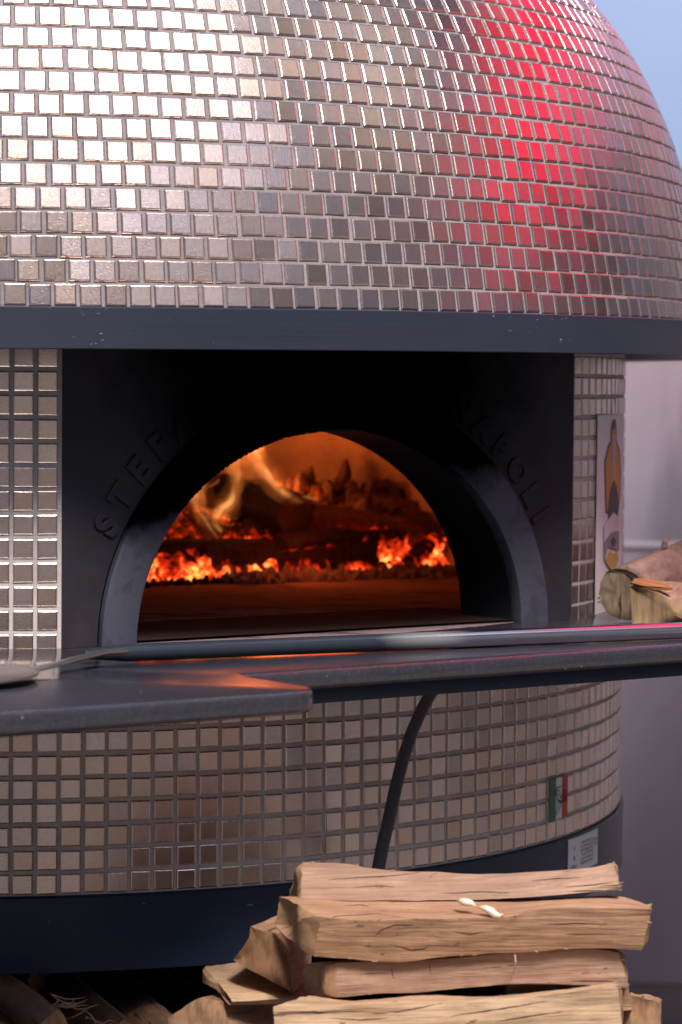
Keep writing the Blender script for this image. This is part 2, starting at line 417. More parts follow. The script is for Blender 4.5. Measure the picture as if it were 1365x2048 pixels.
# throat (tunnel) and its inner face
vs, fs = [], []
for i in range(na + 1):
    t = math.pi * i / na; cu, sv = -math.cos(t), math.sin(t)
    for (a, b, h) in ((AI - 0.0, BI, -0.003), (AI, BI, -0.098), (AI + 0.004, BI + 0.004, -0.102), (AI + 0.082, BI + 0.088, -0.103)): vs.append((a * cu, b * sv, h))
for i in range(na):
    for q in range(3): fs.append((i * 4 + q, i * 4 + q + 1, (i + 1) * 4 + q + 1, (i + 1) * 4 + q))
m = MT("throat_soot_metal"); nn = m.noise(20, 5)
sx = m.sep(m.tc.outputs['Object'])
M_THR = m.set(Base_Color=m.mix(m.ramp(sx[1], [(0.0, 0.8), (0.06, 0.0)]), m.ramp(nn, [(0.3, (0.006, 0.006, 0.009)), (0.7, (0.014, 0.014, 0.02))]), (0.03, 0.032, 0.045)), Roughness=0.75, Specular_IOR_Level=0.2, Normal=m.bump(nn, 0.3, 0.002))
put('throat', auto_smooth(mesh('throat', vs, fs), 35), root, M_THR, M=PANEL)

# embossed lettering round the arch
def text_mesh(name, ch, size, ext, bev=0.0, fat=0.0):
    cu = bpy.data.curves.new(name, 'FONT'); cu.body = ch; cu.size = size; cu.extrude = ext; cu.bevel_depth = bev
    cu.align_x = 'CENTER'; cu.align_y = 'CENTER'; cu.resolution_u = 4; cu.offset = size * fat
    o = bpy.data.objects.new(name, cu); col.objects.link(o)
    dg = bpy.context.evaluated_depsgraph_get(); me = bpy.data.meshes.new_from_object(o.evaluated_get(dg))
    bpy.data.objects.remove(o); bpy.data.curves.remove(cu); return me
letters = [(a, b) for a, b in zip("STEFANO", [154.5, 148.0, 141.5, 135.0, 128.0, 121.0, 113.5])] + [(a, b) for a, b in zip("NAPOLI", [57.5, 50.5, 44.0, 37.0, 30.5, 25.0])]
for ch, deg in letters:
    th = R_(deg); a, b = AO + 0.021, BO + 0.021
    u, v = a * math.cos(th), b * math.sin(th); tx, ty = a * math.sin(th), -b * math.cos(th)   # clockwise tangent
    ang = math.atan2(ty, tx)
    me = text_mesh('letter', ch, 0.038, 0.0022, 0.0008, 0.035); me.materials.append(M_MOUTH)
    me.transform(Matrix.Translation((u, v, 0.0035)) @ Matrix.Rotation(ang, 4, 'Z')); put('letter', me, panel)

# hearth and chamber
m = MT("hearth_stone"); nn = m.noise(22, 7, 0.7); st = m.noise(1.0, 6, 0.7, m.vec((9, 30, 1), rot=(0, 0, -0.1)), 0.8)
cc = m.mix(nn, (0.17, 0.12, 0.14), (0.32, 0.23, 0.25)); cc = m.mix(m.ramp(st, [(0.55, 0), (0.60, 0.9)]), cc, (0.02, 0.014, 0.014))
M_HEARTH = m.set(Base_Color=cc, Roughness=0.9, Specular_IOR_Level=0.15, Normal=m.bump(m.math('ADD', nn, m.noise(120, 4)), 0.5, 0.003))
RC = 0.785
hp = [Vector((-HW + 0.012, 0.0)), Vector((HW - 0.012, 0.0))]
vs = []
for i in range(49):
    a = -math.acos(-1) * 0 + R_(-118) + R_(236) * i / 48
    vs.append((RC * math.sin(a), -RC * math.cos(a)))
# in oven frame: floor disc of the chamber and the strip under the throat
disc = [((RC + 0.01) * math.sin(2 * math.pi * i / 64), -(RC + 0.01) * math.cos(2 * math.pi * i / 64), ZH + 0.0005) for i in range(64)]
put('hearth', mesh('hearth', disc, [tuple(range(63, -1, -1))][::1]), root, M_HEARTH)
p = [P2W(-AI - 0.03, 0.0), P2W(AI + 0.03, 0.0), P2W(AI + 0.03, 0.2), P2W(-AI - 0.03, 0.2)]
put('sill', mesh('sill', [(q.x - AX, q.y - AY, ZH + 0.0035) for q in p], [(0, 1, 2, 3)]), root, simple('burnt_sill', (0.028, 0.016, 0.016), 0.95, Specular_IOR_Level=0.1))
m = MT("fire_clay_lining"); nn = m.noise(5, 6, 0.6); n2 = m.noise(22, 5, 0.6)
M_CLAY = m.set(Base_Color=m.mix(m.ramp(nn, [(0.45, 0.0), (0.75, 0.7)]), m.ramp(n2, [(0.3, (0.42, 0.30, 0.22)), (0.7, (0.56, 0.42, 0.32))]), (0.10, 0.07, 0.06)), Roughness=0.9, Normal=m.bump(n2, 0.5, 0.01))
pr = [(RC, ZH - 0.01), (RC, ZH + 0.12)] + [(RC * math.cos(R_(a)), ZH + 0.12 + 0.24 * math.sin(R_(a))) for a in range(8, 91, 6)]
d_ang = math.acos(0.655 / RC); mid = (TH_L + TH_R) / 2
put('chamber_lining', revolve('chamber_lining', pr, mid + d_ang, mid - d_ang + 2 * math.pi, 90), root, M_CLAY)

# ------------------------------------------------------------------ shelf in front of the mouth
def arc(cx, cy, r, a0, a1, n): return [(cx + r * math.cos(a0 + (a1 - a0) * i / n), cy + r * math.sin(a0 + (a1 - a0) * i / n)) for i in range(n + 1)]
m = MT("dark_stone_shelf"); nn = m.noise(5, 5, 0.6); sp = m.noise(130, 3, 0.6); f2 = m.noise(260, 3, 0.6)
cc = m.mix(nn, (0.020, 0.020, 0.027), (0.046, 0.043, 0.056)); cc = m.mix(m.ramp(f2, [(0.45, 0), (0.7, 0.4)]), cc, (0.07, 0.07, 0.09))
fk = m.math('MULTIPLY', m.ramp(sp, [(0.725, 0), (0.75, 1)]), m.ramp(m.noise(8, 2), [(0.45, 0), (0.55, 1)]))
cc = m.mix(fk, cc, (0.40, 0.42, 0.50))
M_SHELF = m.set(Base_Color=cc, Roughness=m.ramp(nn, [(0.3, 0.12), (0.7, 0.24)]), Normal=m.bump(m.math('ADD', f2, m.math('MULTIPLY', nn, 2.0)), 0.12, 0.0008), Specular_IOR_Level=0.6)
front = [(-1.15, -0.47)] + arc(-0.392, -0.430, 0.042, -math.pi / 2, 0, 8) + [(-0.350, -0.345), (-0.338, -0.312), (0.95, -0.305), (0.95, 0.22)]
# back boundary follows the body (circle centre at u=0,d=dC) then the panel line then the body again
dC = (PC - Vector((AX, AY, 0))).length
back = []
for i in range(0, 13):
    a = R_(78) - (R_(78) - math.atan2(HW, dC)) * i / 12
    back.append((RB * math.sin(a) + 0.0005, dC - RB * math.cos(a) - 0.0005))
back.append((HW - 0.005, -0.001)); back.append((-HW + 0.005, -0.001))
for i in range(0, 13):
    a = math.atan2(HW, dC) + (R_(86) - math.atan2(HW, dC)) * i / 12
    back.append((-RB * math.sin(a) - 0.0005, dC - RB * math.cos(a) - 0.0005))
poly = front + [(0.95, 0.57)] + back + [(-1.15, 0.55)]
pw = [(lambda v: (v.x - AX, v.y - AY))(P2W(a, b)) for a, b in poly]
shelf = put('shelf', extrude_poly('shelf', pw, ZH - 0.0215, ZH, 0.005, 3), root, M_SHELF)
# steel frame strip set back under the stone
strip = [(-0.325, -0.290), (0.94, -0.283), (0.94, -0.263), (-0.325, -0.270)]
sw = [(lambda v: (v.x - AX, v.y - AY))(P2W(a, b)) for a, b in strip]
put('shelf_frame', extrude_poly('shelf_frame', sw, ZH - 0.038, ZH - 0.0217, 0.0008), root, M_BASE)
# curved brace down to the base
M_IRON = painted_steel("dark_iron_bar", (0.014, 0.018, 0.030), (0.03, 0.032, 0.045), 0.36, 0.72, False)
top = W(876, 1360, 2.93); bot = W(757, 1735, 3.035)
bp = [(884, 1352), (868, 1378), (846, 1415), (824, 1465), (806, 1520), (791, 1580), (778, 1640), (766, 1690), (757, 1738)]
pts = []
for i, (x, y) in enumerate(bp):
    t = i / (len(bp) - 1); pts.append(W(x, y, 2.90 + 0.105 * t ** 0.8) - Vector((AX, AY, 0)))
put('brace', tube_mesh('brace', pts, [(0.0078, 0.005)] * len(pts), 12), root, M_IRON)
put('brace_bolt', tube_mesh('brace_bolt', [W(846, 1372, 2.90) - Vector((AX, AY, 0)), W(846, 1384, 2.90) - Vector((AX, AY, 0))], 0.005, 10), root, M_IRON)

# ------------------------------------------------------------------ stickers on the oven
def patch(name, th0, th1, z0, z1, r, mat, parent, n=6):
    vs = [];
    for i in range(n + 1):
        a = th0 + (th1 - th0) * i / n
        for (rr_, z) in ((r, z0), (r, z1), (r - 0.0006, z1), (r - 0.0006, z0)): vs.append((rr_ * math.sin(a), -rr_ * math.cos(a), z))
    fs = []
    for i in range(n):
        for q in range(4): fs.append((i * 4 + q, (i + 1) * 4 + q, (i + 1) * 4 + (q + 1) % 4, i * 4 + (q + 1) % 4))
    fs += [(0, 1, 2, 3), (n * 4 + 3, n * 4 + 2, n * 4 + 1, n * 4)]
    return put(name, auto_smooth(mesh(name, vs, fs), 30), parent, mat)
RF = RB + 0.0034
t0, t1 = 1.0118, 1.0712; z0, z1 = -0.5130, -0.4635
M_WHT = simple("sticker_white", (0.82, 0.82, 0.86), 0.45); M_BLK = simple("sticker_ink", (0.03, 0.03, 0.035), 0.6)
flag = patch('flag_sticker', t0, t1, z0, z1, RF, M_WHT, root)
d3 = (t1 - t0) / 3
patch('green_stripe', t0, t0 + d3, z0, z1, RF + 0.0004, simple("flag_green", (0.03, 0.17, 0.075), 0.5), flag, 2)
patch('red_stripe', t1 - d3 * 0.95, t1, z0, z1, RF + 0.0004, simple("flag_red", (0.62, 0.03, 0.03), 0.5), flag, 2)
def on_flag(x, y, r=RF + 0.0009): a = t0 + (t1 - t0) * x; z = z0 + (z1 - z0) * y; return Vector((r * math.sin(a), -r * math.cos(a), z))
strokes = [[(0.22, .68), (0.42, .76), (0.95, .80)], [(0.40, .80), (0.36, .62), (0.42, .45), (0.40, .30), (0.30, .12)], [(0.25, .62), (0.5, .70), (0.55, .60), (0.3, .60)],
           [(0.45, .58), (0.6, .52), (0.75, .62), (0.85, .66)], [(0.38, .52), (0.5, .40), (0.62, .55), (0.7, .48)], [(0.75, .70), (0.78, .50), (0.85, .44), (0.92, .60)],
           [(0.45, .47), (0.55, .36), (0.6, .44), (0.66, .36), (0.72, .46), (0.8, .38), (0.92, .46)], [(0.62, .42), (0.50, .22), (0.36, .10)]]
bm = bmesh.new()
for sk in strokes:
    tm = tube_mesh('x', [on_flag(*q) for q in sk], 0.00035, 5); bm.from_mesh(tm)
put('signature', from_bm('signature', bm), flag, M_BLK)
# maker's label on the base band
t0, t1 = 1.0700, 1.1936; z0, z1 = -0.585, -0.5415
lab = patch('label_sticker', t0, t1, z0, z1, RB + 0.0059, M_WHT, root)
bm = bmesh.new()
def wrap_text(bm, ch, x, y, size, sx_=1.0):
    me = text_mesh('x', ch, size, 0.0, 0.0)
    w = t1 - t0; r = RB + 0.0063
    for v in me.vertices:
        a = t0 + w * x + v.co.x * sx_ / RB; z = z0 + (z1 - z0) * y + v.co.y
        v.co = Vector((r * math.sin(a), -r * math.cos(a), z))
    bm.from_mesh(me)
for i, tx in enumerate(["Stefano Ferrara S.r.l.", "Via Provinciale, 3-4-5", "80147 Napoli (NA) It", "P.Iva 07513750639", "www.stefanoferrara.it", "info@stefanoferrara.it"]):
    wrap_text(bm, tx, 0.60, 0.80 - 0.115 * i, 0.0055, 0.98)
wrap_text(bm, "CE", 0.90, 0.66, 0.012, 0.8); wrap_text(bm, "NAPOLI", 0.16, 0.20, 0.0055); wrap_text(bm, "FORNI", 0.16, 0.11, 0.005)
wrap_text(bm, "^", 0.17, 0.36, 0.018); wrap_text(bm, "0", 0.17, 0.70, 0.008)
put('print', from_bm('print', bm), lab, M_BLK)

# ------------------------------------------------------------------ wood
def wood(name, light, dark, grain=1.0, weather=0.0, pink=(0.50, 0.30, 0.22)):
    m = MT(name); v = m.vec((2.2, 34 * grain, 34 * grain)); v2 = m.vec((6, 150, 150)); v3 = m.vec((1.5, 12, 12), (5, 2, 1))
    g1 = m.noise(1.0, 5, 0.6, v, 0.6); g2 = m.noise(1.0, 4, 0.7, v2); g3 = m.noise(1.0, 3, 0.5, v3)
    cc = m.ramp(g1, [(0.28, dark), (0.5, light), (0.75, tuple(min(1, x * 1.12) for x in light))])
    cc = m.mix(m.ramp(g3, [(0.45, 0.0), (0.7, 0.6)]), cc, pink)
    cc = m.mix(m.ramp(g2, [(0.40, 0.42), (0.54, 0.0)]), cc, tuple(x * 0.5 for x in dark))
    g4 = m.noise(1.0, 4, 0.6, m.vec((7, 26, 26), (2, 8, 4)), 0.4); cc = m.mix(m.ramp(g4, [(0.52, 0.0), (0.72, 0.55)]), cc, tuple(x * 0.9 for x in dark))
    crack = m.noise(1.0, 3, 0.6, m.vec((2.5, 60, 60), (9, 4, 2)), 1.0)
    ck = m.ramp(crack, [(0.30, 1.0), (0.335, 0.0)])
    cc = m.mix(m.math('MULTIPLY', ck, 0.85), cc, (0.07, 0.035, 0.025))
    mo = m.noise(34, 5, 0.65); cc = m.mix(m.ramp(mo, [(0.35, 0.45), (0.6, 0.0)]), cc, tuple(x * 0.95 for x in dark))
    spots = m.noise(1.0, 2, 0.5, m.vec((60, 110, 110), (1, 7, 3)))
    cc = m.mix(m.ramp(spots, [(0.70, 0.0), (0.74, 0.7)]), cc, (0.10, 0.055, 0.04))
    h = m.math('SUBTRACT', m.math('ADD', m.math('MULTIPLY', g1, 0.8), m.math('MULTIPLY', g2, 0.7)), m.math('MULTIPLY', ck, 1.2))
    return m.set(Base_Color=cc, Roughness=0.78, Normal=m.bump(h, 0.95, 0.003), Specular_IOR_Level=0.25)
def endgrain(name, light, dark):
    m = MT(name); n_ = m.noise(1.0, 4, 0.6, m.vec((8, 120, 40))); n2 = m.noise(30, 5, 0.6)
    cc = m.mix(n2, dark, light); cc = m.mix(m.ramp(n_, [(0.4, 0.5), (0.55, 0.0)]), cc, tuple(x * 0.5 for x in dark))
    return m.set(Base_Color=cc, Roughness=0.85, Normal=m.bump(m.math('ADD', n_, n2), 0.6, 0.0015), Specular_IOR_Level=0.2)
M_W1 = wood("split_wood_tan", (0.50, 0.295, 0.18), (0.31, 0.16, 0.09), pink=(0.44, 0.235, 0.14))
M_W2 = wood("split_wood_pale", (0.58, 0.39, 0.245), (0.40, 0.235, 0.13), 0.8, pink=(0.55, 0.36, 0.25))
M_W3 = wood("split_wood_pinkish", (0.42, 0.265, 0.185), (0.27, 0.15, 0.10), 1.2, pink=(0.46, 0.28, 0.20))
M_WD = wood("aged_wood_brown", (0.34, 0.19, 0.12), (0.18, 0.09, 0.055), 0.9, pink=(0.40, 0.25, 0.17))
M_E1 = endgrain("cut_end_tan", (0.46, 0.27, 0.16), (0.28, 0.15, 0.085)); M_E2 = endgrain("cut_end_grey_brown", (0.46, 0.33, 0.225), (0.30, 0.20, 0.13))
m = MT("bark_pinkish_brown"); a = m.noise(1.0, 6, 0.65, m.vec((14, 30, 30)), 0.5); b = m.noise(1.0, 4, 0.7, m.vec((50, 110, 110)))
M_BARK = m.set(Base_Color=m.ramp(m.math('ADD', m.math('MULTIPLY', a, 0.7), m.math('MULTIPLY', b, 0.3)), [(0.35, (0.10, 0.055, 0.045)), (0.5, (0.23, 0.135, 0.11)), (0.65, (0.36, 0.23, 0.19))]), Roughness=0.85, Normal=m.bump(m.math('ADD', a, b), 0.9, 0.003))

EDGES = {}
def interp(cv, t):
    k = len(cv) - 1; x = t * k; i = min(int(x), k - 1); f = x - i
    p0 = cv[max(i - 1, 0)]; p1 = cv[i]; p2 = cv[i + 1]; p3 = cv[min(i + 2, k)]
    return 0.5 * ((2 * p1) + (p2 - p0) * f + (2 * p0 - 5 * p1 + 4 * p2 - p3) * f * f + (3 * p1 - p0 - 3 * p2 + p3) * f ** 3)
def log(name, curves, mats, label, group=None, N=90, sub=9, amp=0.0022, seed=0, cat="firewood log", bow=0.12, rag=0.0016, parent=None, dents=()):
    """a split log swept between its long corner edges (world space); ends ragged, faces rippled along the grain"""
    C = [[Vector(p) for p in cv] for cv in curves]; k = len(C)
    e0 = sum((c_[0] for c_ in C), Vector()) / k; e1 = sum((c_[-1] for c_ in C), Vector()) / k
    X = (e1 - e0).normalized(); Y = Vector((0, 0, 1)).cross(X).normalized(); Z = X.cross(Y); O = (e0 + e1) / 2
    B = Matrix(((X.x, Y.x, Z.x, O.x), (X.y, Y.y, Z.y, O.y), (X.z, Y.z, Z.z, O.z), (0, 0, 0, 1))); Bi = B.inverted()
    rings = []; off = Vector((seed * 3.7, seed * 1.3, seed * 0.7))
    for i in range(N + 1):
        t = i / N; cs = [Bi @ interp(cv, t) for cv in C]; cen = sum(cs, Vector()) / k; ring = []
        for q in range(k):
            a_, b_ = cs[q], cs[(q + 1) % k]; nrm = (b_ - a_).cross(Vector((1, 0, 0)));
            if nrm.length < 1e-9: nrm = Vector((0, 0, 1))
            nrm.normalize()
            if nrm.dot((a_ + b_) / 2 - cen) < 0: nrm = -nrm
            for w in range(sub):
                f = w / sub; p = a_.lerp(b_, f)
                s1 = noise.fractal(Vector((p.x * 9, p.y * 45, p.z * 45)) + off, 0.8, 2.0, 5)
                s2 = noise.noise(Vector((p.x * 3.5, p.y * 14, p.z * 14)) + off * 2)
                s3 = noise.fractal(Vector((p.x * 26, p.y * 260, p.z * 260)) + off, 0.9, 2.0, 3)
                d = s1 * amp + s2 * amp * 2.3 + s3 * amp * 0.33 + bow * (b_ - a_).length * f * (1 - f) * 0.5
                pw_ = p + nrm * d
                for (dx, dy, dz, rr_, dd) in dents:
                    g_ = ((p.x - dx) / (rr_ * 2.2)) ** 2 + ((p.y - dy) / rr_) ** 2 + ((p.z - dz) / rr_) ** 2
                    pw_ += nrm * dd * math.exp(-g_)
                ring.append(pw_)
        rings.append(ring)
    m_ = k * sub; rg = random.Random(seed)
    EDGES[name + str(seed)] = [[B @ rings[i][q_ * sub] for i in range(N + 1)] for q_ in range(k)] + [[B @ v for v in rings[N]]]
    for e, sg in ((0, -1), (N, 1)):
        for j in range(m_): rings[e][j] += Vector((sg * rag * (rg.random() - 0.3 + noise.noise(rings[e][j] * 90 + off)), 0, 0))
    vs = [v for r in rings for v in r]; fs = []; mi = []
    for i in range(N):
        for j in range(m_):
            fs.append((i * m_ + j, (i + 1) * m_ + j, (i + 1) * m_ + (j + 1) % m_, i * m_ + (j + 1) % m_)); mi.append(0)
    for e, sg in ((0, -1), (N, 1)):
        cen = sum(rings[e], Vector()) / m_; prev = [e * m_ + j for j in range(m_)]
        for h in (0.8, 0.55, 0.3):
            cur = []
            for j in range(m_):
                p = cen.lerp(rings[e][j], h); p.x = cen.x + (p.x - cen.x) * (0.35 if h > 0.7 else 0.0) + 0.0022 * noise.noise(p * 45 + off); p += Vector((sg * (0.0006 + 0.0012 * noise.noise(p * 120 + off)), 0, 0)); cur.append(len(vs)); vs.append(p)
            for j in range(m_):
                q = (prev[j], prev[(j + 1) % m_], cur[(j + 1) % m_], cur[j]); fs.append(q if sg > 0 else q[::-1]); mi.append(1)
            prev = cur
        fs.append(tuple(prev) if sg > 0 else tuple(prev[::-1])); mi.append(1)
    me = mesh(name, vs, fs, mi=mi); bm = bmesh.new(); bm.from_mesh(me); bmesh.ops.recalc_face_normals(bm, faces=bm.faces); bm.to_mesh(me); bm.free(); auto_smooth(me, 40)
    o = put(name, me, parent, mat=list(mats)) 
    if parent is None: o.matrix_world = B
    else: o.matrix_local = Matrix.Translation(-parent.location) @ B
    if parent is None:
        o['label'] = label; o['category'] = cat
        if group: o['group'] = group
    return o
def PX(lst, d0, d1=None):
    d1 = d0 if d1 is None else d1; n_ = len(lst) - 1
    return [W(x, y, d0 + (d1 - d0) * i / n_) for i, (x, y) in enumerate(lst)]
GP = "split logs stacked in front of the oven base"
log('split_log', [PX([(606, 1723), (700, 1728), (750, 1737), (880, 1744), (1000, 1747), (1165, 1736), (1228, 1724)], 2.715, 2.70),
                  PX([(602, 1802), (740, 1803), (860, 1802), (1000, 1798), (1100, 1792), (1241, 1780)], 2.675, 2.68),
                  PX([(574, 1797), (740, 1797), (1000, 1790), (1226, 1775)], 2.745, 2.78),
                  PX([(590, 1757), (740, 1757), (1000, 1757), (1222, 1740)], 2.755, 2.78)], (M_W3, M_E1),
    "topmost split log of the pile, pinkish tan with a splintered upper edge", GP, seed=1, amp=0.0017, bow=0.05)
log('split_log', [PX([(641, 1834), (700, 1840), (760, 1839), (880, 1838), (1010, 1836), (1070, 1822), (1130, 1815), (1200, 1816), (1302, 1818)], 2.62, 2.63),
                  PX([(629, 1912), (700, 1917), (800, 1923), (900, 1914), (985, 1905), (1090, 1899), (1200, 1893), (1283, 1897)], 2.63, 2.64),
                  PX([(551, 1850), (700, 1850), (900, 1850), (1270, 1860)], 2.69, 2.72),
                  PX([(561, 1796), (700, 1794), (860, 1797), (1020, 1798), (1150, 1795), (1235, 1795), (1298, 1812)], 2.69, 2.70)], (M_W1, M_E1),
    "thick squarish tan log with two small white pods on it, longest of the pile", GP, seed=2, amp=0.0017, bow=0.03,
    dents=[(-0.055, -0.03, 0.0, 0.013, -0.006), (-0.075, -0.03, 0.004, 0.012, 0.005), (-0.03, -0.03, 0.002, 0.012, 0.004)])
log('split_log', [PX([(672, 1926), (760, 1923), (880, 1919), (1000, 1908), (1100, 1900), (1180, 1897), (1237, 1905)], 2.64, 2.65),
                  PX([(674, 1992), (760, 1986), (840, 1984), (1000, 1970), (1110, 1968), (1180, 1970), (1257, 1973)], 2.64, 2.65),
                  PX([(611, 1983), (900, 1965), (1252, 1960)], 2.69, 2.73),
                  PX([(612, 1927), (900, 1905), (1222, 1892)], 2.69, 2.73)], (M_W3, M_E1),
    "flat faced tan log third from the top, lying directly under the longest log", GP, seed=3, amp=0.0014, bow=0.03)
log('split_log', [PX([(548, 2013), (640, 2012), (760, 2010), (900, 2008), (1040, 1996), (1140, 1984), (1234, 1971)], 2.585, 2.60),
                  PX([(545, 2090), (760, 2095), (1000, 2090), (1246, 2085)], 2.58, 2.60),
                  PX([(620, 2080), (900, 2080), (1240, 2070)], 2.68, 2.69),
                  PX([(628, 1989), (715, 1998), (840, 1989), (950, 1993), (1080, 1984), (1160, 1975), (1230, 1967)], 2.65, 2.66)], (M_W2, M_E1),
    "pale freshly split log at the very bottom of the pile", GP, seed=4, amp=0.0022, bow=0.04)
log('split_log', [PX([(1020, 1935), (1130, 1932), (1243, 1928)], 2.70, 2.70), PX([(1020, 2040), (1150, 2035), (1266, 2026)], 2.69, 2.69),
                  PX([(1020, 2035), (1262, 2020)], 2.78, 2.78), PX([(1020, 1935), (1240, 1926)], 2.76, 2.76)], (M_W1, M_E1),
    "half hidden log whose frayed right end shows behind the pale bottom log", GP, seed=5, N=40, amp=0.002)
log('split_log', [PX([(1258, 1993), (1262, 1985)], 2.72, 2.86), PX([(1317, 2007), (1322, 1998)], 2.72, 2.86), PX([(1314, 2085), (1318, 2060)], 2.72, 2.86), PX([(1252, 2085), (1262, 2060)], 2.72, 2.86)], (M_W1, M_E1),
    "short log end poking out at the lower right corner of the pile", GP, seed=6, N=24, amp=0.0018)
log('split_log', [PX([(x, y), (x + 66 * f, y - 22)], 2.70, 2.86) for x, y, f in ((468, 1920, 1), (500, 1874, 1), (502, 1853, .8), (545, 1870, 1), (576, 1912, .8), (587, 1985, .5), (540, 1962, 1))], (M_W1, endgrain('rusty_broken_end', (0.34, 0.18, 0.09), (0.17, 0.085, 0.05))),
    "stubby rust brown log with a rough broken end facing left, left of the thick log", GP, seed=8, N=24, sub=6, amp=0.0009, bow=0.02)
log('split_log', [PX([(412, 1931), (470, 1925), (600, 1912)], 2.73, 2.84), PX([(467, 2004), (560, 1996), (660, 1985)], 2.66, 2.76),
                  PX([(461, 2009), (560, 2006), (660, 1998)], 2.665, 2.765), PX([(413, 1957), (470, 1950), (600, 1935)], 2.735, 2.845)], (M_W2, M_E1),
    "thin flat slab of pale wood sticking out left of the pile below the stubby log", GP, seed=9, N=40, amp=0.0012, bow=0.03)
GS = "shaded logs stored under the oven"
def round_log(p0, p1, r, mats, label, group, seed, k=5, N=50, cat="firewood log", r1=None, amp=0.002, bow=0.25, sub=6, name='stored_log', sy=1.0, **kw):
    rg = random.Random(seed); X = (Vector(p1) - Vector(p0)).normalized(); Y = Vector((0, 0, 1)).cross(X).normalized(); Z = X.cross(Y)
    cv = []; r1 = r if r1 is None else r1
    for q in range(k):
        a = 2 * math.pi * (q + 0.25 * (rg.random() - 0.5)) / k + rg.random() * 0.3 * (k < 8); f = 1 + (0.3 * (rg.random() - 0.5) if k < 8 else 0.06 * (rg.random() - 0.5))
        o_ = Y * math.cos(a) * f + Z * math.sin(a) * f * sy; cv.append([Vector(p0) + o_ * r, (Vector(p0) + Vector(p1)) / 2 + o_ * (r + r1) / 2 * (1 + 0.05 * (rg.random() - .5)), Vector(p1) + o_ * r1])
    return log(name, cv, mats, label, group, N=N, sub=sub, amp=amp, bow=bow, seed=seed, cat=cat, **kw)
round_log(W(105, 2110, 2.80), W(-70, 1968, 3.12), 0.043, (M_WD, M_E1), "large shaded log with a frayed fibrous edge at the lower left corner", GS, 21, 4)
round_log(W(255, 2118, 2.84), W(110, 1968, 3.22), 0.040, (M_WD, M_E1), "shaded log second from the left under the dark base band", GS, 22, 4)
round_log(W(345, 2110, 2.90), W(215, 1975, 3.25), 0.034, (M_WD, M_E1), "narrow shaded log third from the left under the dark base band", GS, 23, 4)
round_log(W(455, 2105, 2.92), W(330, 1980, 3.30), 0.034, (M_WD, M_E1), "dark reddish brown log fourth from the left under the base band", GS, 24, 4)
round_log(W(402, 2062, 2.68), W(600, 2020, 2.92), 0.034, (M_WD, M_E1), "short rounded log with its cut end facing out, below the flat pale slab", GS, 25, 6)
round_log(W(20, 2130, 2.70), W(-90, 2040, 2.9), 0.030, (M_WD, M_E1), "thin splintered log at the extreme lower left corner", GS, 26, 4)
round_log(W(560, 2120, 2.76), W(470, 2010, 3.15), 0.036, (M_WD, M_E1), "shaded log behind the short rounded log, partly under the pile", GS, 27, 5)
# frayed fibres on the lower left log
M_FIB = simple("pale_wood_fibre", (0.36, 0.24, 0.15), 0.8)
bm = bmesh.new(); rg = random.Random(4)
for i in range(13):
    x = 70 + rg.random() * 130; y = 1985 + (x - 70) * 0.48 + rg.gauss(0, 9); d = 2.80 + rg.random() * 0.03; L_ = 18 + rg.random() * 45; a = rg.uniform(-0.6, 2.4)
    P_ = [W(x + L_ * t * math.cos(a) + 8 * math.sin(3 * t + i), y - L_ * t * math.sin(a) * 0.6 + 6 * math.cos(4 * t + i), d - 0.012 * math.sin(3.1 * t)) for t in (0, .25, .5, .75, 1)]
    tm = tube_mesh('x', P_, [0.0007, 0.0009, 0.0008, 0.0006, 0.0002], 4); bm.from_mesh(tm)
o = put('wood_fibres', from_bm('wood_fibres', bm), None, M_FIB, kind='stuff'); o['label'] = "loose curled wood fibres on the frayed log at lower left"; o['category'] = "wood fibres"
# splinters on the pile edges
bm = bmesh.new()
for i in range(80):
    sd_, q_ = rg.choice([(1, 0), (1, 0), (2, 0), (2, 1), (2, 1), (2, 4), (2, 4), (3, 1), (3, 0), (3, 4), (4, 3), (4, 0), (1, 4), (7, 0)] ) if False else rg.choice([(1, 0), (2, 0), (2, 1), (2, 1), (2, 4), (3, 1), (3, 4), (4, 3), (4, 4), (1, 4), (5, 4), (8, 4)])
    E_ = EDGES.get('split_log' + str(sd_)); 
    if not E_: continue
    ed = E_[q_]; p0 = ed[rg.randrange(len(ed))]; L_ = rg.uniform(0.001, 0.0042) * (1.4 if q_ == 4 else 1)
    dr = Vector((rg.choice((-1, 1)) if q_ < 4 else 1, rg.uniform(-.6, .1), rg.uniform(-0.5, 0.5))).normalized()
    tm = tube_mesh('x', [p0 - dr * 0.001, p0 + dr * L_ * 0.5 + Vector((0, 0, 0.0003)), p0 + dr * L_], [0.0007, 0.0005, 0.0001], 4); bm.from_mesh(tm)
p = [W(1030, 1910, 2.63), W(1032, 1925, 2.625), W(1026, 1948, 2.627), W(1020, 1965, 2.63)]; bm.from_mesh(tube_mesh('x', p, [0.0012, 0.001, 0.0007, 0.0002], 5))
p = [W(1296, 1820, 2.632), W(1300, 1812, 2.632), W(1305, 1807, 2.632)]; bm.from_mesh(tube_mesh('x', p, [0.0016, 0.001, 0.0006], 5))
o = put('splinters', from_bm('splinters', bm), None, M_FIB, kind='stuff'); o['label'] = "fine splinters standing off the edges of the stacked logs"; o['category'] = "splinters"
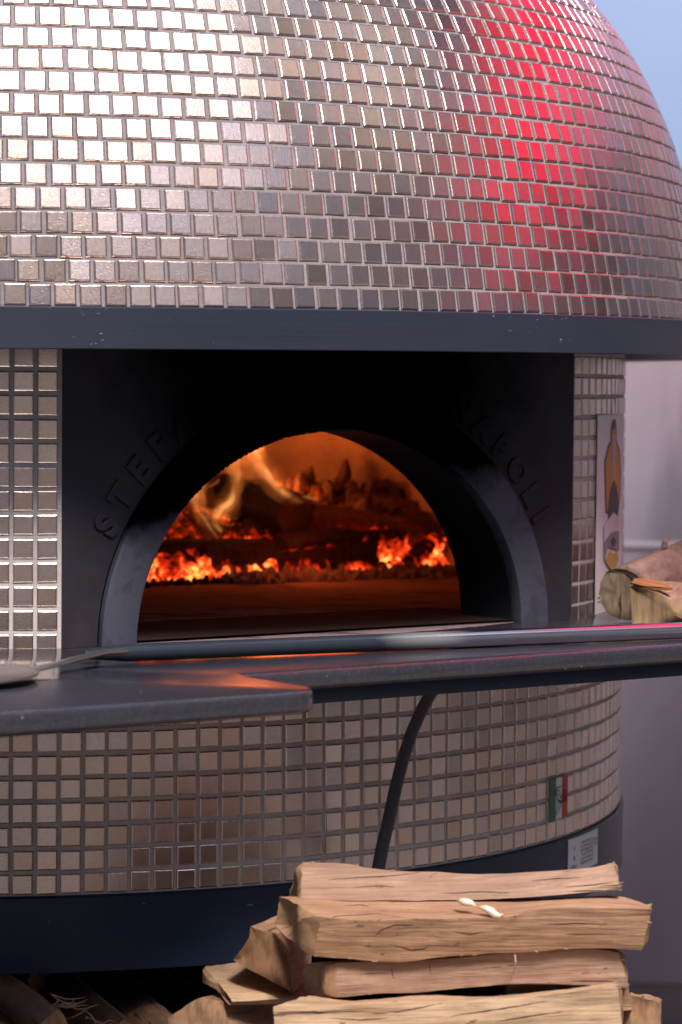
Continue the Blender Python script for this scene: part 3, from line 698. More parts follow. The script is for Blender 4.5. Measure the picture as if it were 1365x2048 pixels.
# drying cracks laid into the faces of the stacked logs
from mathutils.bvhtree import BVHTree
def surface_cracks(o, lines, r=0.0007):
    M_ = o.matrix_basis; Mi = M_.inverted(); me = o.data
    bvh = BVHTree.FromPolygons([v.co for v in me.vertices], [tuple(p.vertices) for p in me.polygons])
    for ln in lines:
        Q = []
        for a_, b_ in zip(ln[:-1], ln[1:]):
            for t in (0, .25, .5, .75):
                x = a_[0] + (b_[0] - a_[0]) * t; y = a_[1] + (b_[1] - a_[1]) * t + 1.2 * noise.noise(Vector((a_[0] * .1 + t * 3, 0, 0)))
                og = Mi @ Vector((0, 0, 0)); dr = (Mi.to_3x3() @ W(x, y, 1.0)).normalized(); h = bvh.ray_cast(og, dr)
                if h[0] is not None: Q.append(h[0] + dr * 0.0003)
        if len(Q) < 3: continue
        n_ = len(Q); put('crack', tube_mesh('crack', Q, [r * (0.25 + 0.9 * math.sin(math.pi * (i + .3) / n_)) for i in range(n_)], 5), o, M_CRACK)
M_CRACK = simple("dark_drying_crack", (0.06, 0.03, 0.02), 0.95)
so = [o_ for o_ in col.objects if o_.name.startswith('split_log')]
so.sort(key=lambda o_: o_.name)
surface_cracks(so[0], [[(639, 1761), (712, 1756), (785, 1752), (858, 1743), (914, 1742), (992, 1744), (1048, 1744)], [(700, 1775), (760, 1772), (800, 1775)], [(870, 1788), (960, 1784), (1040, 1786)], [(1060, 1762), (1120, 1757), (1180, 1755)], [(1130, 1774), (1190, 1770), (1236, 1764)]])
surface_cracks(so[1], [[(645, 1842), (673, 1833), (706, 1831), (757, 1828), (790, 1832)], [(748, 1876), (762, 1860), (790, 1850), (824, 1850), (850, 1858)], [(768, 1885), (796, 1892), (824, 1900), (852, 1896), (862, 1886)], [(690, 1812), (720, 1810), (745, 1813)], [(900, 1862), (940, 1868), (985, 1862)], [(1080, 1850), (1150, 1846), (1240, 1850)]])
surface_cracks(so[2], [[(782, 1921), (785, 1949), (793, 1966)], [(858, 1918), (861, 1942), (862, 1962)], [(700, 1950), (760, 1946), (800, 1948)], [(960, 1936), (1040, 1930), (1100, 1932)], [(1160, 1948), (1190, 1944)]], 0.0005)
surface_cracks(so[3], [[(762, 2022), (796, 2024), (847, 2014), (897, 2004)], [(650, 2036), (720, 2040), (800, 2034)], [(880, 2036), (960, 2024), (1050, 2010), (1130, 1996)], [(980, 2046), (1060, 2032), (1150, 2020)]])

# two white pods
m = MT("waxy_white"); zz = m.noise(60, 3)
M_POD = m.set(Base_Color=m.mix(m.ramp(m.sep(m.tc.outputs['Generated'])[0], [(0.0, 1.0), (0.22, 0.25), (0.35, 0.0), (0.8, 0.0), (0.97, 0.9)]), (0.74, 0.68, 0.56), (0.62, 0.27, 0.07)), Roughness=0.3, Subsurface_Weight=0.2, Subsurface_Radius=(0.004, 0.002, 0.001))
def pod(pts, rad, label, ssd):
    P_ = [W(*q) for q in pts]; O = P_[len(P_) // 2]
    me = tube_mesh('seed_pod', [p_ - O for p_ in P_], rad, 14); o = put('seed_pod', me, None, M_POD); o.location = O; o['label'] = label; o['category'] = "seed pod"; o['group'] = "small white pods on the thick log"
pod([(914, 1801, 2.648), (918, 1801, 2.646), (925, 1803, 2.643), (934, 1805, 2.642), (944, 1807, 2.642), (950, 1811, 2.641), (954, 1814, 2.641)], [0.0005, 0.002, 0.0034, 0.0038, 0.003, 0.0014, 0.0008], "small plump white pod with orange tips, left of the pair on the thick log", 1)
pod([(955, 1814, 2.64), (962, 1815, 2.638), (972, 1817, 2.636), (982, 1822, 2.635), (990, 1829, 2.634), (1000, 1832, 2.633), (1008, 1829, 2.632)], [0.0006, 0.0018, 0.0031, 0.0040, 0.0036, 0.0022, 0.0008], "small curved white pod, right of the pair on the thick log", 2)

# logs on the shelf, right
o = round_log(W(1247, 1187, 3.33), W(1470, 1108, 3.62), 0.0330, (M_BARK, M_E2), "round log with pinkish bark lying on the shelf beside the mosaic wall", "logs on the shelf", 31, k=14, sub=3, N=60, r1=0.040, amp=0.0008, bow=0.05, name='round_log', rag=0.001)
xm = min(v.co.x for v in o.data.vertices) - 0.0002
for P_ in ([(0.001, 0.002), (0.003, -0.008), (0.002, -0.018), (0.004, -0.030)], [(0.020, 0.026), (0.008, 0.0295), (-0.006, 0.029), (-0.018, 0.024), (-0.027, 0.015)], [(-0.002, 0.027), (-0.012, 0.022), (-0.020, 0.012)]):
    put('crack', tube_mesh('crack', [(xm + 0.0006, y_, z_) for y_, z_ in P_], [0.0003] + [0.0010] * (len(P_) - 2) + [0.0004], 5), o, M_CRACK)
tw = put('twig_stub', tube_mesh('twig_stub', [W(1328, 1096, 3.43), W(1330, 1086, 3.43), W(1332, 1079, 3.435), W(1338, 1080, 3.44)], [0.0045, 0.004, 0.003, 0.001], 8), o, M_BARK); tw.matrix_parent_inverse = o.matrix_world.inverted()
fr = [(1261, 1172), (1290, 1176), (1322, 1186), (1350, 1203), (1375, 1228), (1380, 1248), (1262, 1248)]
M_SPL = endgrain("weathered_split_face", (0.36, 0.235, 0.135), (0.22, 0.135, 0.075))
nt_ = M_SPL.node_tree
for nd in nt_.nodes:
    if nd.type == 'MAPPING': nd.inputs['Scale'].default_value = (8, 160, 12)
o2 = log('half_log', [PX([(x, y), (x + 75, y - 34)], 3.24, 3.50) for x, y in fr], (M_W3, M_SPL), "split half log in front of the round log on the shelf, greenish brown cut end", "logs on the shelf", seed=33, N=30, sub=5, amp=0.0012, bow=0.03, rag=0.0008)
chip = [(1262, 1168), (1275, 1160), (1300, 1156), (1330, 1163), (1346, 1176), (1330, 1181), (1300, 1178), (1280, 1172)]
cvs = [PX([(1262, 1169), (1290, 1176), (1320, 1181), (1344, 1181)], 3.238, 3.245), PX([(1264, 1164), (1290, 1170), (1320, 1173), (1346, 1176)], 3.236, 3.245), PX([(1274, 1157), (1300, 1158), (1325, 1165), (1347, 1176)], 3.27, 3.26), PX([(1274, 1162), (1300, 1165), (1325, 1170), (1345, 1180)], 3.275, 3.26)]
log('wood_chip', cvs, (endgrain("chip_orange", (0.42, 0.19, 0.08), (0.28, 0.10, 0.04)), M_W2), "small orange edged wood chip lying on top of the split half log", None, N=30, sub=5, amp=0.001, seed=35, cat="wood chip", bow=0.02)

# ------------------------------------------------------------------ peel
def ZP(x, y, z): return WZ(x, y, z)
m = MT("peel_steel"); xx = m.sep(m.tc.outputs['Object'])
wear = m.noise(1.0, 4, 0.6, m.vec((3, 40, 40)))
pos = m.ramp(m.math('ADD', xx[0], m.math('MULTIPLY', m.math('SUBTRACT', wear, 0.5), 0.12)), [(0.30, 0.0), (0.42, 1.0)])
M_PEEL = m.set(Base_Color=m.mix(pos, (0.035, 0.042, 0.06), (0.75, 0.72, 0.74)), Metallic=m.math('ADD', 0.25, m.math('MULTIPLY', pos, 0.75)), Roughness=0.2)
zc = ZH + 0.0098
pa = ZP(232, 1306, zc); pb = ZP(1365, 1261, zc); dirp = (pb - pa).normalized(); pb = pa + dirp * 1.05
peel = empty('pizza_peel', (pa.x, pa.y, pa.z), "long handled metal pizza peel lying along the shelf with its small blade at the left", "pizza peel")
Xp = dirp; Yp = Vector((0, 0, 1)).cross(Xp).normalized(); Zp = Xp.cross(Yp)
PM = Matrix(((Xp.x, Yp.x, Zp.x, 0), (Xp.y, Yp.y, Zp.y, 0), (Xp.z, Yp.z, Zp.z, 0), (0, 0, 0, 1)))
put('handle', tube_mesh('handle', [(-0.035, 0, 0), (-0.02, 0, 0), (0.01, 0, 0), (0.3, 0, 0), (1.05, 0, 0)], [(0.0072, 0.0045), (0.0083, 0.0062), (0.0092, 0.0088), 0.0092, 0.0092], 28), peel, M_PEEL, M=PM)
M_BLADE = MT("blade_steel"); bn = M_BLADE.noise(40, 4); M_BLADE = M_BLADE.set(Base_Color=M_BLADE.mix(bn, (0.30, 0.28, 0.28), (0.46, 0.42, 0.40)), Metallic=0.9, Roughness=0.34)
nk = [ZP(250, 1303, zc + 0.003), ZP(205, 1306, zc + 0.004), ZP(165, 1315, zc + 0.003), ZP(125, 1325, zc + 0.001), ZP(85, 1336, zc - 0.002), ZP(40, 1345, zc - 0.004)]
put('neck', tube_mesh('neck', [Vector(q) - pa for q in nk], [(0.005, 0.0028), (0.0062, 0.003), (0.0072, 0.0024), (0.008, 0.002), (0.010, 0.0016), (0.014, 0.001)], 14), peel, M_BLADE)
bc = ZP(-75, 1352, ZH + 0.006) - pa; vs = []; ring_ = []
for i in range(48):
    a = 2 * math.pi * i / 48; ring_.append((0.070 * math.cos(a), 0.085 * math.sin(a)))
bl = extrude_poly('blade', ring_, -0.0012, 0.0012, 0.0005); put('blade', bl, peel, M_BLADE, M=Matrix.Translation(bc) @ Euler((0, R_(-2), 0)).to_matrix().to_4x4())

# ------------------------------------------------------------------ leaflet leaning on the wall
thc = 1.22; cw, ch = 0.094, 0.205
Mc = frame(RB + 0.0075, thc, 0); Mc.translation = Vector((AX, AY, 0)) + Vector((math.sin(thc), -math.cos(thc), 0)) * (RB + 0.0026)
leaf = empty('leaflet', tuple(Mc.translation + Vector((0, 0, ZH))), "tall white printed card with a bottle drawing leaning on the mosaic wall", "leaflet")
Ml = Mc.copy(); Ml.translation = Vector((0, 0, 0))
base_z = 0.0
M_PAPER = simple("card_paper", (0.86, 0.83, 0.88), 0.5)
z_top = ZH + 0.2445
def lf(name, pts, z, mat, ext=0.0004): return put(name, extrude_poly(name, pts, z, z + ext), leaf, mat, M=Ml)
H = 0.2445
put('card', extrude_poly('card', [(-0.036, 0.0), (0.090, 0.0), (0.090, H), (-0.036, H)], -0.0004, 0.0, 0.0), leaf, M_PAPER, M=Ml)
def q(x, y): return (-0.036 + 0.126 * x, y * H)      # x,y in card fractions from lower left
C_OR = simple("print_orange", (0.66, 0.30, 0.06), 0.6); C_DK = simple("print_dark_grey", (0.09, 0.08, 0.10), 0.6); C_GR = simple("print_mid_grey", (0.30, 0.27, 0.30), 0.6); C_YL = simple("print_ochre", (0.62, 0.42, 0.13), 0.6); C_WH = simple("print_white", (0.72, 0.70, 0.74), 0.6); C_PK = simple("print_pale_pink", (0.55, 0.42, 0.44), 0.6)
lf('bottle_outline', [q(*a) for a in [(.26, .76), (.40, .845), (.50, .865), (.50, .93), (.58, .975), (.68, .975), (.72, .93), (.74, .865), (.86, .82), (.93, .70), (.90, .58), (.84, .50), (.34, .50), (.30, .62)]], 0.0001, C_DK, 0.0003)
lf('bottle_glass', [q(*a) for a in [(.30, .755), (.43, .835), (.53, .86), (.53, .915), (.60, .93), (.66, .93), (.70, .915), (.71, .86), (.82, .81), (.89, .70), (.86, .58), (.80, .51), (.38, .51), (.34, .62)]], 0.0005, C_OR, 0.0002)
lf('highlight', [q(*a) for a in [(.55, .90), (.68, .90), (.70, .80), (.66, .66), (.60, .66), (.57, .80)]], 0.0008, C_PK, 0.0002)
lf('bottle_base', [q(*a) for a in [(.42, .53), (.50, .62), (.62, .665), (.74, .63), (.82, .55), (.80, .46), (.44, .45)]], 0.0011, C_DK, 0.0002)
lf('bottle_label', [q(*a) for a in [(.25, .44), (.45, .475), (.62, .50), (.80, .475), (.82, .41), (.55, .40), (.26, .36)]], 0.0014, C_WH, 0.0002)
lf('shadow_patch', [q(*a) for a in [(.26, .355), (.52, .40), (.84, .40), (.85, .30), (.60, .315), (.44, .33), (.27, .26)]], 0.0014, C_GR, 0.0002)
lf('brush_dark', [q(*a) for a in [(.50, .355), (.62, .38), (.72, .35), (.66, .325), (.54, .33)]], 0.0017, C_DK, 0.0002)
lf('ochre_patch', [q(*a) for a in [(.30, .27), (.46, .31), (.62, .29), (.78, .30), (.82, .26), (.74, .215), (.58, .205), (.40, .235)]], 0.0017, C_YL, 0.0002)
lf('stem', [q(*a) for a in [(.60, .205), (.70, .205), (.69, .10), (.65, .10)]], 0.0014, C_GR, 0.0002)
lf('print_line', [q(*a) for a in [(.08, .075), (.62, .085), (.62, .095), (.08, .085)]], 0.0002, C_GR, 0.0002)
lf('print_line', [q(*a) for a in [(.08, .055), (.62, .065), (.62, .072), (.08, .062)]], 0.0002, C_GR, 0.0002)
lf('flame_logo', [q(*a) for a in [(.32, .105), (.34, .135), (.37, .105)]], 0.0002, C_GR, 0.0002)

# ------------------------------------------------------------------ fire
def hot_material(name, char, zlo, zhi, strength, thresh, sc_=38, local=False):
    m = MT(name); z = m.sep(m.tc.outputs['Object'])[2]
    n1 = m.noise(sc_, 5, 0.6, dist=0.4); n2 = m.noise(sc_ * 3.5, 4, 0.6)
    low = m.ramp(m.math('DIVIDE', m.math('SUBTRACT', z, zlo), zhi - zlo), [(0.0, 1.0), (1.0, 0.0)])
    h = m.math('ADD', m.math('MULTIPLY', n1, 0.62), m.math('ADD', m.math('MULTIPLY', n2, 0.28), m.math('MULTIPLY', low, 0.27)))
    lf_ = m.noise(1.0, 2, 0.5, m.vec((7, 7, 3), (0.3, 0.9, 0))); h = m.math('ADD', h, m.math('MULTIPLY', m.math('SUBTRACT', lf_, 0.47), 0.42))
    heat = m.ramp(h, [(thresh, 0.0), (thresh + 0.10, 0.35), (thresh + 0.2, 1.0)])
    colr = m.ramp(heat, [(0.0, (0.5, 0.008, 0.0)), (0.4, (1.0, 0.035, 0.005)), (0.8, (1.0, 0.14, 0.02)), (1.0, (1.0, 0.33, 0.07))])
    m.set(Base_Color=m.ramp(n2, [(0.3, tuple(x * 0.5 for x in char)), (0.7, char)]), Roughness=0.9, Emission_Color=colr, Emission_Strength=m.math('MULTIPLY', heat, strength), Normal=m.bump(m.math('ADD', n1, n2), 0.8, 0.006))
    return m.m
def char_mat(*a, **k): return hot_material(*a, **k)
M_EMB = hot_material("glowing_embers", (0.18, 0.10, 0.075), ZH, ZH + 0.10, 1.7, 0.565)
M_CHAR = hot_material("charred_wood", (0.12, 0.065, 0.05), ZH, ZH + 0.12, 1.4, 0.62)
M_ASH = simple("grey_ash", (0.20, 0.18, 0.20), 0.95)
def U(u, d, h=0.0): v = P2W(u, d, ZH + h); return Vector((v.x - AX, v.y - AY, v.z))
def heap_h(u, d):
    ff = 0.735 + 0.018 * noise.noise(Vector((u * 9, 3, 0)))
    f = max(0.0, min(1.0, (d - ff) / 0.05)); f2 = max(0.0, min(1.0, (d - ff - 0.10) / 0.25))
    nz = noise.fractal(Vector((u * 17, d * 17, 1.0)), 0.8, 2.1, 6); rid = 1 - abs(noise.noise(Vector((u * 26, d * 26, 5))))
    side = 0.015; f3 = max(0.0, min(1.0, (d - ff - 0.03) / 0.14)) * math.exp(-((u - 0.76) / 0.12) ** 2) * math.exp(-((d - 0.88) / 0.10) ** 2)
    return f * (0.022 + nz * 0.024 + rid * 0.020) + f2 * (0.045 + side + nz * 0.012) * (1.0 - 0.5 * max(0.0, min(1.0, (d - 1.02) / 0.1))) + f3 * (0.075 + nz * 0.05)
nu, nd_ = 230, 120; vs = []; fs = []; ok = []
for j in range(nd_ + 1):
    for i in range(nu + 1):
        u = 0.02 + 0.80 * i / nu; d = 0.70 + 0.74 * j / nd_; h = heap_h(u, d); p = U(u, d, h - 0.003); vs.append(p); ok.append(math.hypot(p.x, p.y) < RC - 0.01)
for j in range(nd_):
    for i in range(nu):
        qd = (j * (nu + 1) + i, j * (nu + 1) + i + 1, (j + 1) * (nu + 1) + i + 1, (j + 1) * (nu + 1) + i)
        if all(ok[a] for a in qd): fs.append(qd)
emb = empty('ember_bed', (AX, AY, 0), "bed of glowing red embers and charred chunks across the back of the oven floor", "embers")
o = put('coals', auto_smooth(mesh('coals', vs, fs), 50), emb, M_EMB); o['kind'] = 'stuff'
def rocks(name, n, area, size, mat, parent, seed, lift=0.4, zfun=None, elong=1.0):
    rg = random.Random(seed); bm = bmesh.new()
    for i in range(n):
        u, d = area(rg); s_ = size * rg.uniform(0.45, 1.5); h = (zfun(u, d) if zfun else 0) + s_ * lift; p = U(u, d, h)
        if math.hypot(p.x, p.y) > RC - 0.02: continue
        t = bmesh.ops.create_icosphere(bm, subdivisions=2, radius=1.0)['verts']
        R3 = Euler((rg.random() * 6, rg.random() * 6, rg.random() * 6)).to_matrix(); sc3 = Vector((s_ * rg.uniform(.8, 1.9) * elong, s_ * rg.uniform(.5, 1.1), s_ * rg.uniform(.4, .9)))
        for v in t:
            k = 1 + 0.30 * noise.noise(v.co * 1.7 + Vector((i, 0, 0))) + 0.12 * noise.noise(v.co * 5 + Vector((0, i, 0)))
            v.co = p + R3 @ Vector((v.co.x * sc3.x * k, v.co.y * sc3.y * k, v.co.z * sc3.z * k))
    return put(name, auto_smooth(from_bm(name, bm), 30), parent, mat)
o = rocks('coal_chunks', 700, lambda r: (r.uniform(0.10, 0.78), 0.735 + 0.36 * r.random() ** 1.4), 0.011, M_EMB, emb, 11, zfun=heap_h); o['kind'] = 'stuff'
o = rocks('char_chunks', 700, lambda r: ((0.80 - 0.6 * r.random() ** 1.3), 0.76 + 0.44 * r.random()), 0.016, M_CHAR, emb, 12, zfun=heap_h, elong=1.15, lift=0.15); o['kind'] = 'stuff'
o = rocks('ash', 900, lambda r: ((lambda u: (u, 0.712 + r.gauss(0, 0.020) - 0.12 * max(0, (u - 0.50)) * r.random()))(r.uniform(0.34, 0.78))), 0.0072, M_ASH, emb, 13); o['kind'] = 'stuff'
o = rocks('char_crumbs', 500, lambda r: (r.uniform(0.0, 0.76), 0.72 + r.gauss(0, 0.012)), 0.0045, simple("black_crumbs", (0.03, 0.022, 0.022), 0.95), emb, 14); o['kind'] = 'stuff'
def charred(p0, p1, r, label, seed, mat=None, k=7, r1=None):
    mt = mat or M_CHAR2
    o = round_log(p0, p1, r, (mt, mt), label, "charred logs in the fire", seed, k=k, sub=6, N=70, amp=0.0075, bow=0.12, name='charred_log', r1=r1, rag=0.006); return o
def char_local(name, thresh, st, char=(0.035, 0.022, 0.020)):
    m = MT(name); n1 = m.noise(1.0, 4, 0.6, m.vec((42, 20, 20)), 0.8); n2 = m.noise(110, 4, 0.6); z = m.sep(m.tc.outputs['Object'])[2]
    low = m.ramp(z, [(-0.0, 1.0), (0.022, 0.0)]); lowb = m.math('MULTIPLY', m.math('SUBTRACT', 0.012, z), 9.0, True)
    h = m.math('ADD', m.math('MULTIPLY', n1, 0.65), m.math('ADD', m.math('MULTIPLY', n2, 0.25), lowb))
    heat = m.ramp(h, [(thresh, 0.0), (thresh + 0.10, 0.35), (thresh + 0.22, 1.0)])
    colr = m.ramp(heat, [(0.0, (0.5, 0.008, 0.0)), (0.4, (1.0, 0.035, 0.005)), (0.8, (1.0, 0.13, 0.02)), (1.0, (1.0, 0.32, 0.07))])
    m.set(Base_Color=m.ramp(n2, [(0.3, tuple(x * 0.5 for x in char)), (0.7, char)]), Roughness=0.9, Emission_Color=colr, Emission_Strength=m.math('MULTIPLY', heat, st), Normal=m.bump(m.math('ADD', n1, n2), 0.9, 0.006)); return m.m
M_CHAR2 = char_local("charred_log_glow", 0.60, 1.6); M_CHAR3 = char_local("charred_log_dull", 0.80, 1.2, (0.24, 0.12, 0.08)); M_BLACKLOG = char_local("charred_log_black", 0.93, 1.0, (0.03, 0.018, 0.022))
charred(W(270, 1126, 3.93), W(745, 1118, 4.09), 0.026, "long charred log glowing along its underside at the front of the embers", 41)
charred(W(588, 1040, 4.02), W(420, 985, 4.12), 0.030, "thick black log burning in the flames at the left of the fire", 42, M_BLACKLOG)
charred(W(600, 1035, 4.12), W(880, 1075, 4.24), 0.024, "brown scorched log lying across the middle of the ember pile", 43, M_CHAR3)
charred(W(690, 1015, 4.26), W(905, 1050, 4.30), 0.026, "dull scorched log at the back of the pile behind the others", 44, M_CHAR3)
charred(W(800, 1150, 4.10), W(880, 1085, 4.20), 0.013, "short log with a bright burning tip at the right of the fire", 45, char_local("charred_log_bright", 0.48, 2.2))
charred(W(330, 1085, 4.02), W(470, 1085, 4.06), 0.022, "knotty charred log end at the far left under the flames", 46, M_CHAR3)
charred(W(560, 1090, 4.00), W(800, 1075, 4.12), 0.018, "thin charred log resting above the long glowing log", 47, M_CHAR2)
# dark brick at the back right of the chamber
bk_ = put('dark_vent_block', extrude_poly('dark_vent_block', [(-0.05, -0.05), (0.05, -0.05), (0.05, 0.05), (-0.05, 0.05)], 0, 0.10, 0.01), None, simple("sooty_block", (0.03, 0.018, 0.016), 0.9))
pv = W(790, 1010, 4.36); bk_.location = (pv.x, pv.y, ZH + 0.06); bk_.rotation_euler = (0.1, 0.25, 0.9); bk_['label'] = "dark sooty chunk of wood standing at the back right of the oven chamber"; bk_['category'] = "charred block"; bk_.name = 'charred_block'

def flame_mat(name, st, c1, c2, nsc=30):
    m = bpy.data.materials.new(name); m.use_nodes = True; t = m.node_tree; t.nodes.remove(t.nodes["Principled BSDF"]); out = t.nodes["Material Output"]
    em = t.nodes.new("ShaderNodeEmission"); tc = t.nodes.new("ShaderNodeTexCoord"); nz = t.nodes.new("ShaderNodeTexNoise"); nz.inputs['Scale'].default_value = nsc; nz.inputs['Detail'].default_value = 2
    mp = t.nodes.new("ShaderNodeMapping"); mp.inputs['Scale'].default_value = (1, 1, 0.45); t.links.new(tc.outputs['Object'], mp.inputs[0]); t.links.new(mp.outputs[0], nz.inputs['Vector'])
    r = t.nodes.new("ShaderNodeValToRGB"); r.color_ramp.elements[0].position = 0.40; r.color_ramp.elements[0].color = (0, 0, 0, 1); r.color_ramp.elements[1].position = 0.65; r.color_ramp.elements[1].color = (1, 1, 1, 1)
    t.links.new(nz.outputs['Fac'], r.inputs[0])
    mx = t.nodes.new("ShaderNodeMix"); mx.data_type = 'RGBA'; mx.inputs[6].default_value = (*c1, 1); mx.inputs[7].default_value = (*c2, 1); t.links.new(r.outputs[0], mx.inputs[0]); t.links.new(mx.outputs[2], em.inputs[0])
    ml = t.nodes.new("ShaderNodeMath"); ml.operation = 'MULTIPLY_ADD'; t.links.new(r.outputs[0], ml.inputs[0]); ml.inputs[1].default_value = st; ml.inputs[2].default_value = st * 0.12; t.links.new(ml.outputs[0], em.inputs[1])
    t.links.new(em.outputs[0], out.inputs['Volume']); return m
FM0 = flame_mat("flame_glow", 2.2, (1.0, 0.16, 0.02), (1.0, 0.26, 0.05), 20); FM = flame_mat("flame_gas", 8, (1.0, 0.19, 0.025), (1.0, 0.33, 0.07), 34); FM2 = flame_mat("flame_gas_core", 30, (1.0, 0.30, 0.06), (1.0, 0.47, 0.16), 55)
fl = empty('flames', tuple(W(450, 1050, 4.02)), "soft orange flames curling up around the black log at the left of the fire", "flames")
def flame(pts, rad, seed=0):
    for sc_, mt_, am in ((2.5, FM0, 0.012), (1.45, FM, 0.008), (0.62, FM2, 0.004)):
        P_ = [W(x, y, d) - fl.location for x, y, d in pts]; n_ = len(P_); Q = []; Rr = []
        for i in range(8 * (n_ - 1) + 1):
            t = i / (8 * (n_ - 1)); p_ = interp(P_, t); nv = noise.noise_vector(p_ * 26 + Vector((seed, 0, sc_))); x = t * (n_ - 1); a = min(int(x), n_ - 2); f = x - a
            w = (rad[a] * (1 - f) + rad[a + 1] * f) * sc_ * (1 + 0.35 * noise.noise(p_ * 40 + Vector((0, seed, 0)))); Q.append(p_ + nv * am * min(1, t * 3)); Rr.append((w, w * 0.75))
        put('flame_tongue', tube_mesh('flame_tongue', Q, Rr, 18), fl, mt_)
flame([(606, 1006, 4.0), (575, 990, 4.0), (545, 960, 4.0), (512, 922, 4.0), (488, 880, 4.01), (470, 830, 4.02)], [0.002, 0.006, 0.010, 0.016, 0.022, 0.026], 1)
flame([(560, 975, 4.02), (530, 930, 4.02), (505, 890, 4.02), (500, 840, 4.02)], [0.002, 0.006, 0.010, 0.012], 2)
flame([(436, 1078, 3.96), (416, 1050, 3.96), (400, 1018, 3.97), (388, 975, 3.98), (392, 930, 3.99), (420, 880, 4.0)], [0.002, 0.005, 0.008, 0.013, 0.016, 0.018], 3)
flame([(444, 1064, 3.96), (430, 1045, 3.96), (438, 1020, 3.96), (462, 1000, 3.97), (474, 965, 3.98), (470, 930, 3.99), (455, 890, 4.0)], [0.003, 0.010, 0.014, 0.009, 0.006, 0.011, 0.022], 4)
flame([(420, 1040, 3.97), (410, 1005, 3.97), (408, 970, 3.97), (420, 935, 3.98), (450, 908, 3.99), (500, 880, 4.0)], [0.004, 0.005, 0.005, 0.007, 0.014, 0.02], 5)
flame([(352, 1040, 3.98), (366, 1000, 3.98), (380, 960, 3.98), (400, 920, 3.99)], [0.002, 0.007, 0.010, 0.014], 6)
flame([(640, 1002, 4.02), (622, 996, 4.02), (606, 990, 4.02)], [0.001, 0.004, 0.002], 7)
fl_d = bpy.data.lights.new('fire_light', 'POINT'); fl_d.energy = 1.0; fl_d.color = (1.0, 0.20, 0.035); fl_d.shadow_soft_size = 0.05
flo = bpy.data.objects.new('fire_light', fl_d); col.objects.link(flo); flo.parent = fl; flo.location = W(545, 965, 4.22) - fl.location
em_d = bpy.data.lights.new('ember_light', 'POINT'); em_d.energy = 0.30; em_d.color = (1.0, 0.12, 0.02); em_d.shadow_soft_size = 0.08
emo = bpy.data.objects.new('ember_light', em_d); col.objects.link(emo); emo.parent = emb; emo.location = U(0.45, 0.66, 0.07)

# ------------------------------------------------------------------ the rest of the square and added cloth reflectors, seen only as reflections in the glazed tiles
TK = 0.25
def DIRT(az, el, z):
    d = (z - 0.2) / (math.tan(R_(el)) + TK * math.cos(R_(az - 23))); return Vector((AX + math.sin(R_(az)) * d, AY - math.cos(R_(az)) * d, z - TK * d * math.cos(R_(az - 23))))
def DIR(az, el, z, zt=0.2):   # az from straight behind the camera towards the right, el above the horizon, seen from the oven
    d = (z - zt) / math.tan(R_(el)); return Vector((AX + math.sin(R_(az)) * d, AY - math.cos(R_(az)) * d, z))
def slab(name, pts, th, mat, label, cat, group=None):
    vs = [Vector(p) for p in pts]; n_ = len(vs); nrm = (vs[1] - vs[0]).cross(vs[2] - vs[0]).normalized()
    O = sum(vs, Vector()) / n_; a = [v - O + nrm * th / 2 for v in vs]; b = [v - O - nrm * th / 2 for v in vs]
    me = mesh(name, a + b, [tuple(range(n_)), tuple(range(2 * n_ - 1, n_ - 1, -1))] + [(i, i + n_, (i + 1) % n_ + n_, (i + 1) % n_) for i in range(n_)])
    bm = bmesh.new(); bm.from_mesh(me); bmesh.ops.recalc_face_normals(bm, faces=bm.faces); bm.to_mesh(me); bm.free()
    o = put(name, me, None, mat); o.location = O; o['label'] = label; o['category'] = cat
    if group: o['group'] = group
    return o
m = MT("red_canopy_cloth"); m.set(Base_Color=(0.85, 0.02, 0.07), Roughness=0.8); M_RED = m.m
tr = m.n("ShaderNodeBsdfTranslucent"); tr.inputs[0].default_value = (1.0, 0.12, 0.30, 1); ms = m.n("ShaderNodeMixShader"); ms.inputs[0].default_value = 0.97
m.L(m.b.outputs[0], ms.inputs[1]); m.L(tr.outputs[0], ms.inputs[2]); m.L(ms.outputs[0], m.out.inputs[0])
def AZ(az, dist, z): return Vector((AX + math.sin(R_(az)) * dist, AY - math.cos(R_(az)) * dist, z))
slab('canopy', [(1.62, 2.93, 0.70), (2.05, 3.40, 0.83), (2.12, 3.80, 0.91), (2.06, 4.07, 1.01), (1.75, 4.44, 1.18), (1.70, 5.18, 1.43), (1.75, 5.9, 1.645), (0.86, 4.6, 1.34), (0.78, 3.75, 1.08), (0.92, 3.54, 0.99), (1.10, 3.38, 0.92), (1.26, 3.18, 0.83), (1.40, 3.01, 0.76), (1.56, 2.88, 0.69)][::-1], 0.004, M_RED,
     "bright red cloth canopy glowing in the sun, right of the oven", "canopy", "cloth canopies over the square")
m = MT("white_reflector_cloth"); m.set(Base_Color=(0.8, 0.78, 0.76), Roughness=0.8)
tr = m.n("ShaderNodeBsdfTranslucent"); tr.inputs[0].default_value = (0.95, 0.92, 0.88, 1); ms = m.n("ShaderNodeMixShader"); ms.inputs[0].default_value = 0.7
m.L(m.b.outputs[0], ms.inputs[1]); m.L(tr.outputs[0], ms.inputs[2]); m.L(ms.outputs[0], m.out.inputs[0])
slab('canopy', [(0.40, 3.02, 1.0), (0.60, 3.16, 1.01), (0.87, 2.97, 0.93), (1.15, 2.84, 0.86), (1.06, 2.68, 0.83), (0.79, 2.63, 0.85), (0.55, 2.76, 0.91)], 0.004, m.m,
     "small white cloth reflector added right of the oven for the white patch on the dome", "canopy", "cloth canopies over the square")  # added to give the dome its second white reflection
M_BR = simple("brown_facade", (0.14, 0.065, 0.045), 0.85)
